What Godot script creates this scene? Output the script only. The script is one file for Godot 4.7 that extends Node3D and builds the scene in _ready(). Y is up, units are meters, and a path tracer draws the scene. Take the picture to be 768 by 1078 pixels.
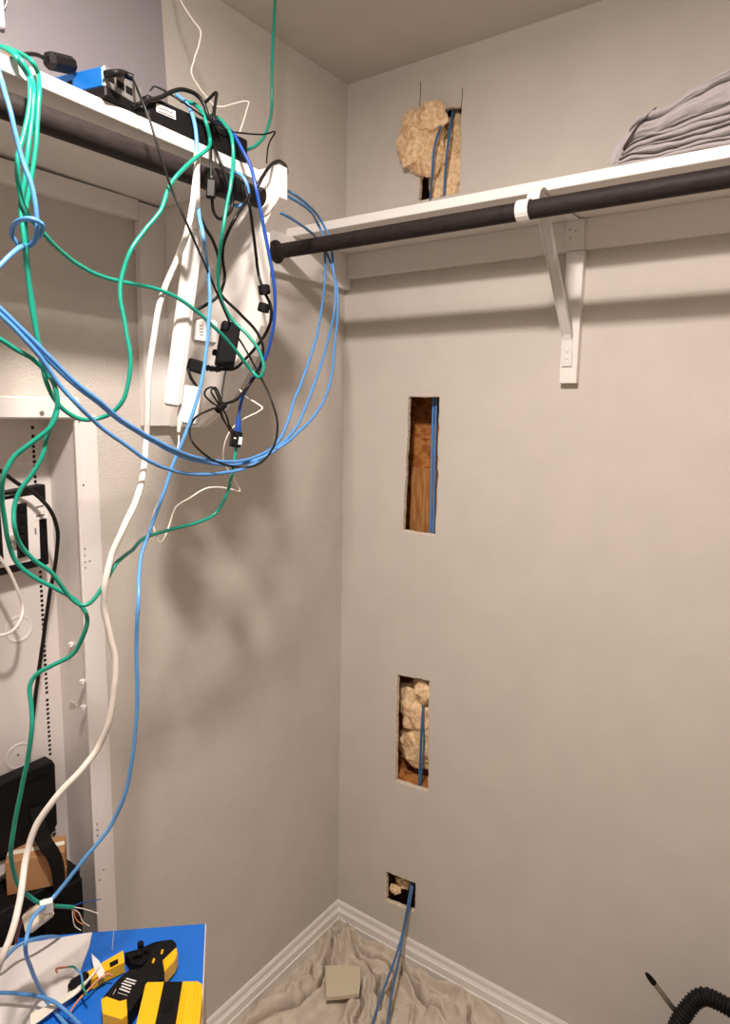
extends Node3D

# ---------------------------------------------------------------- camera solve (photo treated as 768 x 1078)
const FOCAL := 714.727
const YAW := 0.6205876
const PITCH := -0.1462162
const ROLL := 0.0168935
const EYE := Vector3(1.157138, 1.602144, 1.509287)
const CEIL := 2.44
const LAMP_AT := Vector3(0.75, 2.405, 1.15)
const SHELF_TOP := 2.034
const SHELF_LOW := 2.014
# the shelf on the left wall sags a little towards the corner
func shelf_y(z: float) -> float:
	return 2.013 + 0.022 * (z - 0.8)

const CARTON_TOP := 0.65

var view := Basis()
var M := {}
var used := {}
var rng := RandomNumberGenerator.new()
var bump_noise := FastNoiseLite.new()

# ---------------------------------------------------------------- photo rays: a pixel gives a direction, the plane it touches gives the distance
func ray(px: float, py: float) -> Vector3:
	return view * Vector3((px - 384.0) / FOCAL, -(py - 539.0) / FOCAL, -1.0)

func depth_on(px: float, py: float, axis: String, v: float) -> float:
	var d := ray(px, py)
	match axis:
		"x": return (v - EYE.x) / d.x
		"y": return (v - EYE.y) / d.y
		"z": return (v - EYE.z) / d.z
	return v

func at(px: float, py: float, axis: String, v: float) -> Vector3:
	return EYE + ray(px, py) * depth_on(px, py, axis, v)

# points [px, py] or [px, py, axis, value]; distances between the anchored ones follow on evenly
func trace(list: Array) -> PackedVector3Array:
	var n := list.size()
	var s := PackedFloat32Array()
	var d := PackedFloat32Array()
	var acc := 0.0
	for i in n:
		if i > 0:
			acc += Vector2(list[i][0] - list[i - 1][0], list[i][1] - list[i - 1][1]).length()
		s.append(acc)
		d.append(depth_on(list[i][0], list[i][1], list[i][2], list[i][3]) if list[i].size() > 2 else -1.0)
	var out := PackedVector3Array()
	for i in n:
		var dd: float = d[i]
		if dd < 0.0:
			var a := i
			while a >= 0 and d[a] < 0.0: a -= 1
			var b := i
			while b < n and d[b] < 0.0: b += 1
			if a < 0: dd = d[b]
			elif b >= n: dd = d[a]
			else: dd = lerpf(d[a], d[b], (s[i] - s[a]) / maxf(s[b] - s[a], 0.001))
		out.append(EYE + ray(list[i][0], list[i][1]) * dd)
	return out

# ---------------------------------------------------------------- mesh helpers
func mb() -> SurfaceTool:
	var st := SurfaceTool.new()
	st.begin(Mesh.PRIMITIVE_TRIANGLES)
	return st

func tri(st: SurfaceTool, a: Vector3, b: Vector3, c: Vector3, na: Vector3, nb: Vector3, nc: Vector3) -> void:
	if (b - a).cross(c - a).dot(na + nb + nc) > 0.0:
		st.set_normal(na); st.add_vertex(a)
		st.set_normal(nc); st.add_vertex(c)
		st.set_normal(nb); st.add_vertex(b)
	else:
		st.set_normal(na); st.add_vertex(a)
		st.set_normal(nb); st.add_vertex(b)
		st.set_normal(nc); st.add_vertex(c)

func quad(st: SurfaceTool, a: Vector3, b: Vector3, c: Vector3, d: Vector3, outward: Vector3) -> void:
	var n := (c - a).cross(d - b).normalized()
	if n.dot(outward) < 0.0: n = -n
	tri(st, a, b, c, n, n, n)
	tri(st, a, c, d, n, n, n)

func box(st: SurfaceTool, xf: Transform3D, size: Vector3, bevel := 0.0) -> void:
	var h := size * 0.5
	var bv := minf(bevel, minf(h.x, minf(h.y, h.z)) * 0.9)
	for ax in 3:
		var u := (ax + 1) % 3
		var w := (ax + 2) % 3
		for sg in [-1.0, 1.0]:
			var p := []
			for q in [[-1, -1], [1, -1], [1, 1], [-1, 1]]:
				var v := Vector3()
				v[ax] = sg * h[ax]; v[u] = q[0] * (h[u] - bv); v[w] = q[1] * (h[w] - bv)
				p.append(xf * v)
			var o := Vector3(); o[ax] = sg
			quad(st, p[0], p[1], p[2], p[3], xf.basis * o)
	if bv <= 0.0: return
	for ax in 3:
		var u := (ax + 1) % 3
		var w := (ax + 2) % 3
		for su in [-1.0, 1.0]:
			for sw in [-1.0, 1.0]:
				var p := []
				for q in [[-1, 0], [1, 0], [1, 1], [-1, 1]]:
					var v := Vector3()
					v[ax] = q[0] * (h[ax] - bv)
					v[u] = su * (h[u] - (bv if q[1] == 1 else 0.0))
					v[w] = sw * (h[w] - (0.0 if q[1] == 1 else bv))
					p.append(xf * v)
				var o := Vector3(); o[u] = su; o[w] = sw
				quad(st, p[0], p[1], p[2], p[3], xf.basis * o)
	for sx in [-1.0, 1.0]:
		for sy in [-1.0, 1.0]:
			for sz in [-1.0, 1.0]:
				var s := Vector3(sx, sy, sz)
				var a := xf * (s * Vector3(h.x, h.y - bv, h.z - bv))
				var b := xf * (s * Vector3(h.x - bv, h.y, h.z - bv))
				var c := xf * (s * Vector3(h.x - bv, h.y - bv, h.z))
				var n := (xf.basis * s).normalized()
				tri(st, a, b, c, n, n, n)

func span(st: SurfaceTool, lo: Vector3, hi: Vector3, bevel := 0.0) -> void:
	box(st, Transform3D(Basis(), (lo + hi) * 0.5), hi - lo, bevel)

func smooth_path(p: PackedVector3Array, step := 0.006) -> PackedVector3Array:
	if p.size() < 3: return p
	var out := PackedVector3Array()
	for i in p.size() - 1:
		var p1 := p[i]
		var p2 := p[i + 1]
		var p0 := p[i - 1] if i > 0 else p1 * 2.0 - p2
		var p3 := p[i + 2] if i + 2 < p.size() else p2 * 2.0 - p1
		var t1 := sqrt(maxf(p0.distance_to(p1), 1e-4))
		var t2 := t1 + sqrt(maxf(p1.distance_to(p2), 1e-4))
		var t3 := t2 + sqrt(maxf(p2.distance_to(p3), 1e-4))
		var n := clampi(int(p1.distance_to(p2) / step), 2, 60)
		for k in n:
			var t := lerpf(t1, t2, float(k) / n)
			var a1 := p0 * ((t1 - t) / t1) + p1 * (t / t1)
			var a2 := p1 * ((t2 - t) / (t2 - t1)) + p2 * ((t - t1) / (t2 - t1))
			var a3 := p2 * ((t3 - t) / (t3 - t2)) + p3 * ((t - t2) / (t3 - t2))
			var b1 := a1 * ((t2 - t) / t2) + a2 * (t / t2)
			var b2 := a2 * ((t3 - t) / (t3 - t1)) + a3 * ((t - t1) / (t3 - t1))
			out.append(b1 * ((t2 - t) / (t2 - t1)) + b2 * ((t - t1) / (t2 - t1)))
	out.append(p[p.size() - 1])
	return out

func tube(st: SurfaceTool, p: PackedVector3Array, r: float, sides := 10, flat := 1.0, radii := PackedFloat32Array()) -> void:
	var n := p.size()
	var t0 := (p[1] - p[0]).normalized()
	var u := t0.cross(Vector3.UP if absf(t0.y) < 0.9 else Vector3.RIGHT).normalized()
	var rows := []
	var norms := []
	for i in n:
		var t := (p[mini(i + 1, n - 1)] - p[maxi(i - 1, 0)]).normalized()
		u = (u - t * u.dot(t)).normalized()
		var w := t.cross(u)
		var row := PackedVector3Array()
		var nr := PackedVector3Array()
		var rr := radii[i] if radii.size() == n else r
		for k in sides + 1:
			var a := TAU * k / sides
			row.append(p[i] + (u * cos(a) + w * sin(a) * flat) * rr)
			var nn := (u * cos(a) * flat + w * sin(a)).normalized()
			if radii.size() == n:
				var ds := p[mini(i + 1, n - 1)].distance_to(p[maxi(i - 1, 0)])
				nn = (nn - t * ((radii[mini(i + 1, n - 1)] - radii[maxi(i - 1, 0)]) / maxf(ds, 1e-5))).normalized()
			nr.append(nn)
		rows.append(row); norms.append(nr)
	for i in n - 1:
		for k in sides:
			tri(st, rows[i][k], rows[i][k + 1], rows[i + 1][k + 1], norms[i][k], norms[i][k + 1], norms[i + 1][k + 1])
			tri(st, rows[i][k], rows[i + 1][k + 1], rows[i + 1][k], norms[i][k], norms[i + 1][k + 1], norms[i + 1][k])
	for e in [0, n - 1]:
		var o := (p[0] - p[1]).normalized() if e == 0 else (p[n - 1] - p[n - 2]).normalized()
		for k in sides:
			tri(st, p[e], rows[e][k], rows[e][k + 1], o, o, o)

# profile of (radius, height) along the local y axis
func lathe(st: SurfaceTool, xf: Transform3D, prof: Array, seg := 24) -> void:
	for i in prof.size() - 1:
		var a: Vector2 = prof[i]
		var b: Vector2 = prof[i + 1]
		var d := (b - a).normalized()
		var nn := Vector2(d.y, -d.x)
		for k in seg:
			var t0 := TAU * k / seg
			var t1 := TAU * (k + 1) / seg
			var e0 := Vector3(cos(t0), 0, sin(t0))
			var e1 := Vector3(cos(t1), 0, sin(t1))
			var n0 := (xf.basis * (e0 * nn.x + Vector3.UP * nn.y)).normalized()
			var n1 := (xf.basis * (e1 * nn.x + Vector3.UP * nn.y)).normalized()
			var p00 := xf * (e0 * a.x + Vector3.UP * a.y)
			var p01 := xf * (e1 * a.x + Vector3.UP * a.y)
			var p10 := xf * (e0 * b.x + Vector3.UP * b.y)
			var p11 := xf * (e1 * b.x + Vector3.UP * b.y)
			tri(st, p00, p01, p11, n0, n1, n1)
			tri(st, p00, p11, p10, n0, n1, n0)

# a polygon in the xy plane of xf, thick along its z (centred), its rims chamfered
func extrude(st: SurfaceTool, xf: Transform3D, poly: PackedVector2Array, thick: float, bevel := 0.0) -> void:
	var inner := poly
	if bevel > 0.0:
		var off := Geometry2D.offset_polygon(poly, -bevel)
		if off.size() == 1 and off[0].size() == poly.size():
			var got: PackedVector2Array = off[0]
			# line the offset ring up with the outer one
			var best := 0
			var bd := 1e9
			for i in got.size():
				var q := got[i].distance_to(poly[0])
				if q < bd: bd = q; best = i
			var same := Geometry2D.is_polygon_clockwise(got) == Geometry2D.is_polygon_clockwise(poly)
			inner = PackedVector2Array()
			for i in got.size():
				inner.append(got[posmod(best + (i if same else -i), got.size())])
		else:
			bevel = 0.0
	var h := thick * 0.5
	var ids := Geometry2D.triangulate_polygon(inner)
	var nz := xf.basis.z.normalized()
	for i in range(0, ids.size(), 3):
		for s in [-1.0, 1.0]:
			var v := []
			for k in 3:
				var q: Vector2 = inner[ids[i + k]]
				v.append(xf * Vector3(q.x, q.y, s * h))
			tri(st, v[0], v[1], v[2], nz * s, nz * s, nz * s)
	var cw := Geometry2D.is_polygon_clockwise(poly)
	for i in poly.size():
		var j := (i + 1) % poly.size()
		var a := poly[i]
		var b := poly[j]
		var e := b - a
		var o2 := Vector2(-e.y, e.x) if cw else Vector2(e.y, -e.x)
		var o := xf.basis * Vector3(o2.x, o2.y, 0)
		quad(st, xf * Vector3(a.x, a.y, -h + bevel), xf * Vector3(b.x, b.y, -h + bevel), xf * Vector3(b.x, b.y, h - bevel), xf * Vector3(a.x, a.y, h - bevel), o)
		if bevel > 0.0:
			for s in [-1.0, 1.0]:
				quad(st, xf * Vector3(a.x, a.y, s * (h - bevel)), xf * Vector3(b.x, b.y, s * (h - bevel)), xf * Vector3(inner[j].x, inner[j].y, s * h), xf * Vector3(inner[i].x, inner[i].y, s * h), o + nz * s * o.length())

# ---------------------------------------------------------------- object helpers
func numbered(called: String) -> String:
	var k: int = used.get(called, 0)
	used[called] = k + 1
	return called if k == 0 else "%s_%03d" % [called, k]

func thing(called: String, label: String, category: String, where := Vector3.ZERO, group := "") -> Node3D:
	var o := Node3D.new()
	o.name = numbered(called)
	add_child(o)
	o.position = where
	meta(o, label, category, group)
	return o

func meta(o: Node, label: String, category: String, group := "") -> Node:
	o.set_meta("label", label)
	o.set_meta("category", category)
	if group: o.set_meta("group", group)
	return o

# parts are described in world coordinates and shifted to the thing's base
func part(called: String, st: SurfaceTool, mat: Material, parent: Node3D, label := "") -> MeshInstance3D:
	var o := MeshInstance3D.new()
	o.mesh = st.commit()
	o.material_override = mat
	o.name = called
	parent.add_child(o, true)
	var base := Vector3.ZERO
	var q: Node = parent
	while q != self:
		base += q.position
		q = q.get_parent()
	o.position = -base
	if label: o.set_meta("label", label)
	return o

func single(called: String, st: SurfaceTool, mat: Material, label: String, category: String, group := "") -> MeshInstance3D:
	var o := MeshInstance3D.new()
	o.mesh = st.commit()
	o.material_override = mat
	o.name = numbered(called)
	add_child(o)
	meta(o, label, category, group)
	return o

func struct(called: String, st: SurfaceTool, mat: Material, label := "", category := "") -> MeshInstance3D:
	var o := MeshInstance3D.new()
	o.mesh = st.commit()
	o.material_override = mat
	o.name = called
	add_child(o)
	o.set_meta("kind", "structure")
	if label: meta(o, label, category)
	return o

# axes at a pixel: x to the picture's right, y up, z towards the eye, turned in the picture plane and then about y
func facing(p: Vector3, roll_deg := 0.0, yaw_deg := 0.0, tilt_deg := 0.0) -> Transform3D:
	var b := view * Basis(Vector3.BACK, deg_to_rad(roll_deg)) * Basis(Vector3.UP, deg_to_rad(yaw_deg)) * Basis(Vector3.RIGHT, deg_to_rad(tilt_deg))
	return Transform3D(b, p)

# ---------------------------------------------------------------- materials
func noise_tex(freq: float, size: int, ramp: Gradient = null, normal := false, strength := 4.0, kind := FastNoiseLite.TYPE_SIMPLEX_SMOOTH, oct := 4, sd := 1) -> NoiseTexture2D:
	var n := FastNoiseLite.new()
	n.noise_type = kind
	n.frequency = freq
	n.fractal_octaves = oct
	n.seed = sd
	var t := NoiseTexture2D.new()
	t.width = size; t.height = size
	t.seamless = true
	t.noise = n
	if ramp: t.color_ramp = ramp
	if normal:
		t.as_normal_map = true
		t.bump_strength = strength
	return t

func ramp2(a: Color, b: Color, lo := 0.25, hi := 0.75) -> Gradient:
	var g := Gradient.new()
	g.offsets = PackedFloat32Array([0.0, lo, hi, 1.0])
	g.colors = PackedColorArray([a, a, b, b])
	return g

func mat(c: Color, rough := 0.6, spec := 0.5) -> StandardMaterial3D:
	var m := StandardMaterial3D.new()
	m.albedo_color = c
	m.roughness = rough
	m.metallic_specular = spec
	return m

func tri_uv(m: StandardMaterial3D, sc: Vector3) -> StandardMaterial3D:
	m.uv1_triplanar = true
	m.uv1_world_triplanar = true
	m.uv1_scale = sc
	return m

func make_materials() -> void:
	var wall := mat(Color(0.80, 0.772, 0.738), 0.8, 0.25)
	wall.albedo_texture = noise_tex(0.006, 512, ramp2(Color(0.985, 0.985, 0.985), Color(1, 1, 1)), false, 1.0, FastNoiseLite.TYPE_SIMPLEX_SMOOTH, 4, 5)
	wall.normal_enabled = true
	wall.normal_texture = noise_tex(0.09, 1024, null, true, 3.0, FastNoiseLite.TYPE_SIMPLEX_SMOOTH, 3, 7)
	wall.normal_scale = 0.14
	M.wall = tri_uv(wall, Vector3(2.2, 2.2, 2.2))
	var wall2: StandardMaterial3D = wall.duplicate()
	wall2.normal_scale = 0.7
	M.wall_rough = wall2
	var ceil: StandardMaterial3D = wall.duplicate()
	ceil.albedo_color = Color(0.80, 0.772, 0.738)
	M.ceil = ceil
	M.trim = mat(Color(0.905, 0.885, 0.865), 0.42, 0.5)
	M.gypsum = mat(Color(0.90, 0.86, 0.80), 0.95, 0.1)
	M.gypsum.albedo_texture = noise_tex(0.05, 256, ramp2(Color(0.86, 0.82, 0.76), Color(1, 1, 1)))
	tri_uv(M.gypsum, Vector3(6, 6, 6))
	var rod := mat(Color(0.175, 0.15, 0.147), 0.6, 0.3)
	rod.albedo_texture = noise_tex(0.02, 512, ramp2(Color(0.82, 0.82, 0.82), Color(1.15, 1.1, 1.08)), false, 1.0, FastNoiseLite.TYPE_SIMPLEX_SMOOTH, 5, 9)
	M.rod = tri_uv(rod, Vector3(3, 14, 3))
	M.floor = mat(Color(0.55, 0.47, 0.38), 0.6)
	M.steel_white = mat(Color(0.90, 0.875, 0.86), 0.38, 0.5)
	M.steel_inner = mat(Color(0.86, 0.83, 0.81), 0.45, 0.5)
	M.panel_grey = mat(Color(0.545, 0.525, 0.54), 0.5, 0.4)
	M.white_plastic = mat(Color(0.88, 0.865, 0.85), 0.35, 0.5)
	M.cream_plastic = mat(Color(0.90, 0.87, 0.80), 0.45, 0.5)
	M.black_plastic = mat(Color(0.075, 0.07, 0.073), 0.5, 0.3)
	M.black_matte = mat(Color(0.065, 0.062, 0.063), 0.75, 0.25)
	M.kerf_shade = mat(Color(0.26, 0.23, 0.21), 0.9, 0.1)  # dark tone standing in for the shade inside the thin cuts
	M.green = mat(Color(0.07, 0.545, 0.46), 0.36, 0.5)
	M.blue_light = mat(Color(0.36, 0.60, 0.83), 0.36, 0.5)
	M.blue_mid = mat(Color(0.32, 0.545, 0.78), 0.36, 0.5)
	M.blue_dark = mat(Color(0.11, 0.28, 0.60), 0.34, 0.5)
	M.blue_wall = mat(Color(0.25, 0.42, 0.60), 0.42, 0.5)
	M.black_cord = mat(Color(0.085, 0.078, 0.077), 0.4, 0.35)
	M.white_cord = mat(Color(0.90, 0.87, 0.84), 0.42, 0.5)
	M.white_thin = mat(Color(0.93, 0.90, 0.86), 0.42, 0.5)
	M.orange = mat(Color(0.93, 0.55, 0.22), 0.5)
	M.copper_wire = mat(Color(0.86, 0.55, 0.40), 0.45)
	M.brown_wire = mat(Color(0.42, 0.20, 0.13), 0.45)
	M.blue_case = mat(Color(0.10, 0.42, 0.74), 0.28, 0.6)
	M.blue_case.metallic = 0.3
	M.alu = mat(Color(0.62, 0.61, 0.60), 0.4, 0.5)
	M.alu.metallic = 0.6
	M.steel = mat(Color(0.72, 0.70, 0.66), 0.28, 0.5)
	M.steel.metallic = 0.9
	M.sticker = mat(Color(0.92, 0.90, 0.88), 0.6)
	M.print = mat(Color(0.45, 0.43, 0.42), 0.7)
	var osb := mat(Color(1, 1, 1), 0.85, 0.2)
	var og := Gradient.new()
	og.offsets = PackedFloat32Array([0.0, 0.3, 0.5, 0.7, 1.0])
	og.colors = PackedColorArray([Color(0.42, 0.25, 0.13), Color(0.60, 0.37, 0.19), Color(0.70, 0.46, 0.26), Color(0.76, 0.54, 0.32), Color(0.55, 0.34, 0.18)])
	var cell := FastNoiseLite.new()
	cell.noise_type = FastNoiseLite.TYPE_CELLULAR
	cell.cellular_return_type = FastNoiseLite.RETURN_CELL_VALUE
	cell.frequency = 0.03
	cell.domain_warp_enabled = true
	cell.domain_warp_amplitude = 25.0
	var ot := NoiseTexture2D.new()
	ot.width = 512; ot.height = 512; ot.noise = cell; ot.color_ramp = og; ot.seamless = true
	osb.albedo_texture = ot
	M.osb = tri_uv(osb, Vector3(3.0, 6.0, 3.0))
	var lum := mat(Color(1, 1, 1), 0.8, 0.2)
	lum.albedo_texture = noise_tex(0.02, 256, ramp2(Color(0.62, 0.42, 0.24), Color(0.78, 0.57, 0.36)), false, 1.0, FastNoiseLite.TYPE_SIMPLEX_SMOOTH, 4, 3)
	M.lumber = tri_uv(lum, Vector3(24, 1.5, 24))
	var ins := mat(Color(1, 1, 1), 1.0, 0.05)
	ins.albedo_texture = noise_tex(0.03, 256, ramp2(Color(0.87, 0.71, 0.53), Color(0.98, 0.88, 0.73), 0.2, 0.7), false, 1.0, FastNoiseLite.TYPE_SIMPLEX_SMOOTH, 5, 12)
	M.insul = tri_uv(ins, Vector3(9, 9, 9))
	M.fibre = mat(Color(0.95, 0.82, 0.64), 0.9, 0.1)
	var cl := mat(Color(1, 1, 1), 0.95, 0.1)
	cl.albedo_texture = noise_tex(0.012, 512, ramp2(Color(0.76, 0.71, 0.645), Color(0.82, 0.775, 0.71)), false, 1.0, FastNoiseLite.TYPE_SIMPLEX_SMOOTH, 5, 21)
	cl.normal_enabled = true
	cl.normal_texture = noise_tex(0.06, 512, null, true, 3.0, FastNoiseLite.TYPE_SIMPLEX_SMOOTH, 3, 22)
	cl.normal_scale = 0.5
	M.canvas = tri_uv(cl, Vector3(2.5, 2.5, 2.5))
	M.grey_cloth = mat(Color(0.665, 0.635, 0.64), 0.9, 0.15)
	M.carton_white = mat(Color(0.80, 0.765, 0.72), 0.8, 0.2)
	M.carton_blue = mat(Color(0.09, 0.43, 0.83), 0.42, 0.5)
	M.paper = mat(Color(0.86, 0.835, 0.82), 0.8, 0.2)
	M.cardboard = mat(Color(0.66, 0.49, 0.34), 0.85, 0.2)
	M.yellow = mat(Color(0.98, 0.74, 0.06), 0.45, 0.5)
	M.red = mat(Color(0.80, 0.10, 0.10), 0.4, 0.5)
	M.chip = mat(Color(0.80, 0.75, 0.66), 0.95, 0.1)

# ================================================================ the scene
func _ready() -> void:
	rng.seed = 11
	view = Basis(Vector3.UP, YAW) * Basis(Vector3.RIGHT, PITCH) * Basis(Vector3.BACK, ROLL)
	var cam := Camera3D.new()
	cam.name = "camera"
	cam.transform = Transform3D(view, EYE)
	cam.fov = rad_to_deg(2.0 * atan(539.0 / FOCAL))
	cam.near = 0.02
	cam.far = 30.0
	add_child(cam)
	cam.current = true
	var we := WorldEnvironment.new()
	we.name = "environment"
	var env := Environment.new()
	env.background_mode = Environment.BG_COLOR
	env.background_color = Color(0, 0, 0)
	env.tonemap_mode = Environment.TONE_MAPPER_LINEAR
	env.tonemap_exposure = 0.85
	env.sdfgi_enabled = true
	env.ssao_enabled = true
	env.ssil_enabled = true
	we.environment = env
	add_child(we)
	make_materials()
	ceiling_lamp()
	room()
	shelves()
	enclosure()
	drop_cloth()
	shelf_devices()
	power_strip()
	cables()
	carton_and_tools()
	tool_bag()
	folded_cloth()

func ceiling_lamp() -> void:
	var t := thing("ceiling_light", "round white flush ceiling light with a glowing disc", "ceiling light", Vector3(LAMP_AT.x, CEIL, LAMP_AT.z))
	var st := mb()
	lathe(st, Transform3D(Basis(), Vector3(LAMP_AT.x, CEIL, LAMP_AT.z)), [Vector2(0.085, 0.0), Vector2(0.085, -0.018), Vector2(0.075, -0.028), Vector2(0.055, -0.028), Vector2(0.055, -0.02)], 40)
	part("housing", st, M.white_plastic, t)
	st = mb()
	lathe(st, Transform3D(Basis(), Vector3(LAMP_AT.x, CEIL, LAMP_AT.z)), [Vector2(0.055, -0.022), Vector2(0.053, -0.030), Vector2(0.042, -0.0325), Vector2(0.0001, -0.0335)], 40)
	var em := mat(Color(1, 0.97, 0.92), 0.6)
	em.emission_enabled = true
	em.emission = Color(1.0, 0.93, 0.84)
	em.emission_energy_multiplier = 4.0
	part("diffuser_lamp", st, em, t)
	var l := AreaLight3D.new()
	l.name = "lamp_light"
	l.area_size = Vector2(0.10, 0.10)
	l.light_color = Color(1.0, 0.953, 0.92)
	l.light_energy = 3.5
	l.area_range = 8.0
	l.shadow_enabled = true
	l.position = LAMP_AT
	l.rotation = Vector3(-PI / 2, 0, 0)
	add_child(l)
	# the shallow dome also gives some light off sideways
	var o := OmniLight3D.new()
	o.name = "lamp_side_light"
	o.light_color = l.light_color
	o.light_energy = 0.28
	o.light_size = 0.05
	o.omni_range = 8.0
	o.omni_attenuation = 2.0
	o.shadow_enabled = true
	o.position = LAMP_AT - Vector3(0, 0.05, 0)
	add_child(o)

# ---------------------------------------------------------------- room shell
const RX := 2.0
const RZ := 2.3
const HOLES := [
	[[447, 117], [485, 112], [483, 203], [440, 211]],
	[[430, 418], [462, 418], [458, 563], [424, 558]],
	[[418, 711], [451, 717], [450, 833], [416, 822]],
	[[406, 918], [437, 930], [436, 960], [406, 948]],
]

func room() -> void:
	# back wall with four ragged openings cut through the drywall
	var st := mb()
	var rim := mb()
	var x0 := 0.15
	var x1 := 0.37
	var T := 0.0127
	var cuts := []
	for h in HOLES:
		var q := []
		for c in h: q.append(at(c[0], c[1], "z", 0.0))
		cuts.append(q)
	span(st, Vector3(-0.2, 0, -T), Vector3(x0, CEIL, 0))
	span(st, Vector3(x1, 0, -T), Vector3(RX + 0.2, CEIL, 0))
	var ytop := CEIL
	for ci in 4:
		var q: Array = cuts[ci]
		var ch: float = maxf(q[0].y, q[1].y) + 0.03
		var cl: float = minf(q[2].y, q[3].y) - 0.03
		span(st, Vector3(x0, ch, -T), Vector3(x1, ytop, 0))
		ytop = cl
		var rect := [Vector3(x0, ch, 0), Vector3(x1, ch, 0), Vector3(x1, cl, 0), Vector3(x0, cl, 0)]
		var inner := []
		var outer := []
		for s in 4:
			var n := 18 if s % 2 == 1 else 8
			for k in n:
				var f := float(k) / n
				var p: Vector3 = q[s].lerp(q[(s + 1) % 4], f)
				var e: Vector3 = (q[(s + 1) % 4] - q[s]).normalized()
				p += Vector3(-e.y, e.x, 0) * (rng.randf_range(-0.0012, 0.0012) + (rng.randf_range(0.0, 0.002) if rng.randf() < 0.15 else 0.0))
				inner.append(p)
				outer.append(rect[s].lerp(rect[(s + 1) % 4], f))
		var back := Vector3(0, 0, -T)
		var mid: Vector3 = (q[0] + q[2]) * 0.5
		for k in inner.size():
			var j := (k + 1) % inner.size()
			var lip := 0.0022
			var a: Vector3 = inner[k]
			var b: Vector3 = inner[j]
			# paper torn back a little round the cut: the bare gypsum starts before the paint ends
			var ao: Vector3 = a + (a - mid).normalized() * lip * (0.6 + 0.8 * absf(sin(k * 1.7)))
			var bo: Vector3 = b + (b - mid).normalized() * lip * (0.6 + 0.8 * absf(sin(j * 1.7)))
			quad(st, outer[k], outer[j], bo, ao, Vector3.BACK)
			quad(rim, ao, bo, b + back * 0.12, a + back * 0.12, Vector3.BACK)
			quad(rim, a + back * 0.12, b + back * 0.12, b + back, a + back, mid - a)
			quad(st, outer[k] + back, outer[j] + back, b + back, a + back, Vector3.FORWARD)
	span(st, Vector3(x0, 0, -T), Vector3(x1, ytop, 0))
	var wb := struct("wall_back", st, M.wall)
	part("cut_edge", rim, M.gypsum, wb, "ragged pale gypsum edges of the four cut openings")
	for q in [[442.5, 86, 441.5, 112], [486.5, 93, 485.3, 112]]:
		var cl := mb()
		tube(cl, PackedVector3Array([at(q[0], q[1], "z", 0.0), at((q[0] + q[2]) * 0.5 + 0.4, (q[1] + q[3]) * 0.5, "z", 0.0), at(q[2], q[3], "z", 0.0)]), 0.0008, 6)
		part("saw_cut", cl, M.kerf_shade, wb)  # solid dark line, the shade of the cut put into its colour
	# what stands inside the wall: sheathing, studs
	st = mb()
	span(st, Vector3(-0.2, 0, -0.137), Vector3(RX + 0.2, CEIL, -0.1087))
	part("sheathing", st, M.osb, wb, "orange brown strand board behind the openings")
	st = mb()
	span(st, Vector3(0.096, 0, -0.1085), Vector3(0.134, CEIL, -0.0129))
	part("stud", st, M.lumber, wb)
	st = mb()
	span(st, Vector3(0.43, 0, -0.1085), Vector3(0.468, CEIL, -0.0129))
	part("stud", st, M.lumber, wb)
	st = mb()
	span(st, Vector3(0.136, 0.535, -0.1085), Vector3(0.428, 0.572, -0.0135))
	part("blocking", st, M.osb, wb)
	st = mb()
	span(st, Vector3(0.165, 1.25, -0.1085), Vector3(0.428, 1.452, -0.095), 0.001)
	part("backing_board", st, M.lumber, wb, "pale lumber below the strand board in the tall opening")
	# left wall round the wiring cabinet
	st = mb()
	var zc0 := 0.80
	var zc1 := 1.175
	var yc0 := 0.47
	var yc1 := 1.59
	span(st, Vector3(-T, 0, -0.02), Vector3(0, CEIL, zc0))
	span(st, Vector3(-T, 0, zc1), Vector3(0, CEIL, RZ + 0.2))
	span(st, Vector3(-T, yc1, zc0), Vector3(0, CEIL, zc1))
	span(st, Vector3(-T, 0, zc0), Vector3(0, yc0, zc1))
	var wl := struct("wall_left", st, M.wall_rough)
	st = mb()
	span(st, Vector3(-0.16, 0, -0.02), Vector3(-0.13, CEIL, RZ + 0.2))
	part("sheathing", st, M.osb, wl)
	st = mb()
	span(st, Vector3(RX, 0, -0.2), Vector3(RX + 0.1, CEIL, RZ + 0.2))
	struct("wall_right", st, M.wall)
	st = mb()
	span(st, Vector3(-0.2, 0, RZ), Vector3(RX + 0.1, CEIL, RZ + 0.1))
	struct("wall_front", st, M.wall)
	st = mb()
	span(st, Vector3(-0.2, CEIL, -0.2), Vector3(RX + 0.2, CEIL + 0.1, RZ + 0.2))
	struct("ceiling", st, M.ceil)
	st = mb()
	span(st, Vector3(-0.2, -0.1, -0.2), Vector3(RX + 0.2, 0, RZ + 0.2))
	struct("floor", st, M.floor)
	# baseboards: a moulded profile (out from the wall, height)
	var prof := [Vector2(0.0, 0.112), Vector2(0.004, 0.112), Vector2(0.0065, 0.106), Vector2(0.007, 0.093), Vector2(0.0095, 0.0895), Vector2(0.0095, 0.0875), Vector2(0.0125, 0.086), Vector2(0.0135, 0.070), Vector2(0.0135, 0.066), Vector2(0.0165, 0.064), Vector2(0.0165, 0.0)]
	var bl := mb()
	var bb := mb()
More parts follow.
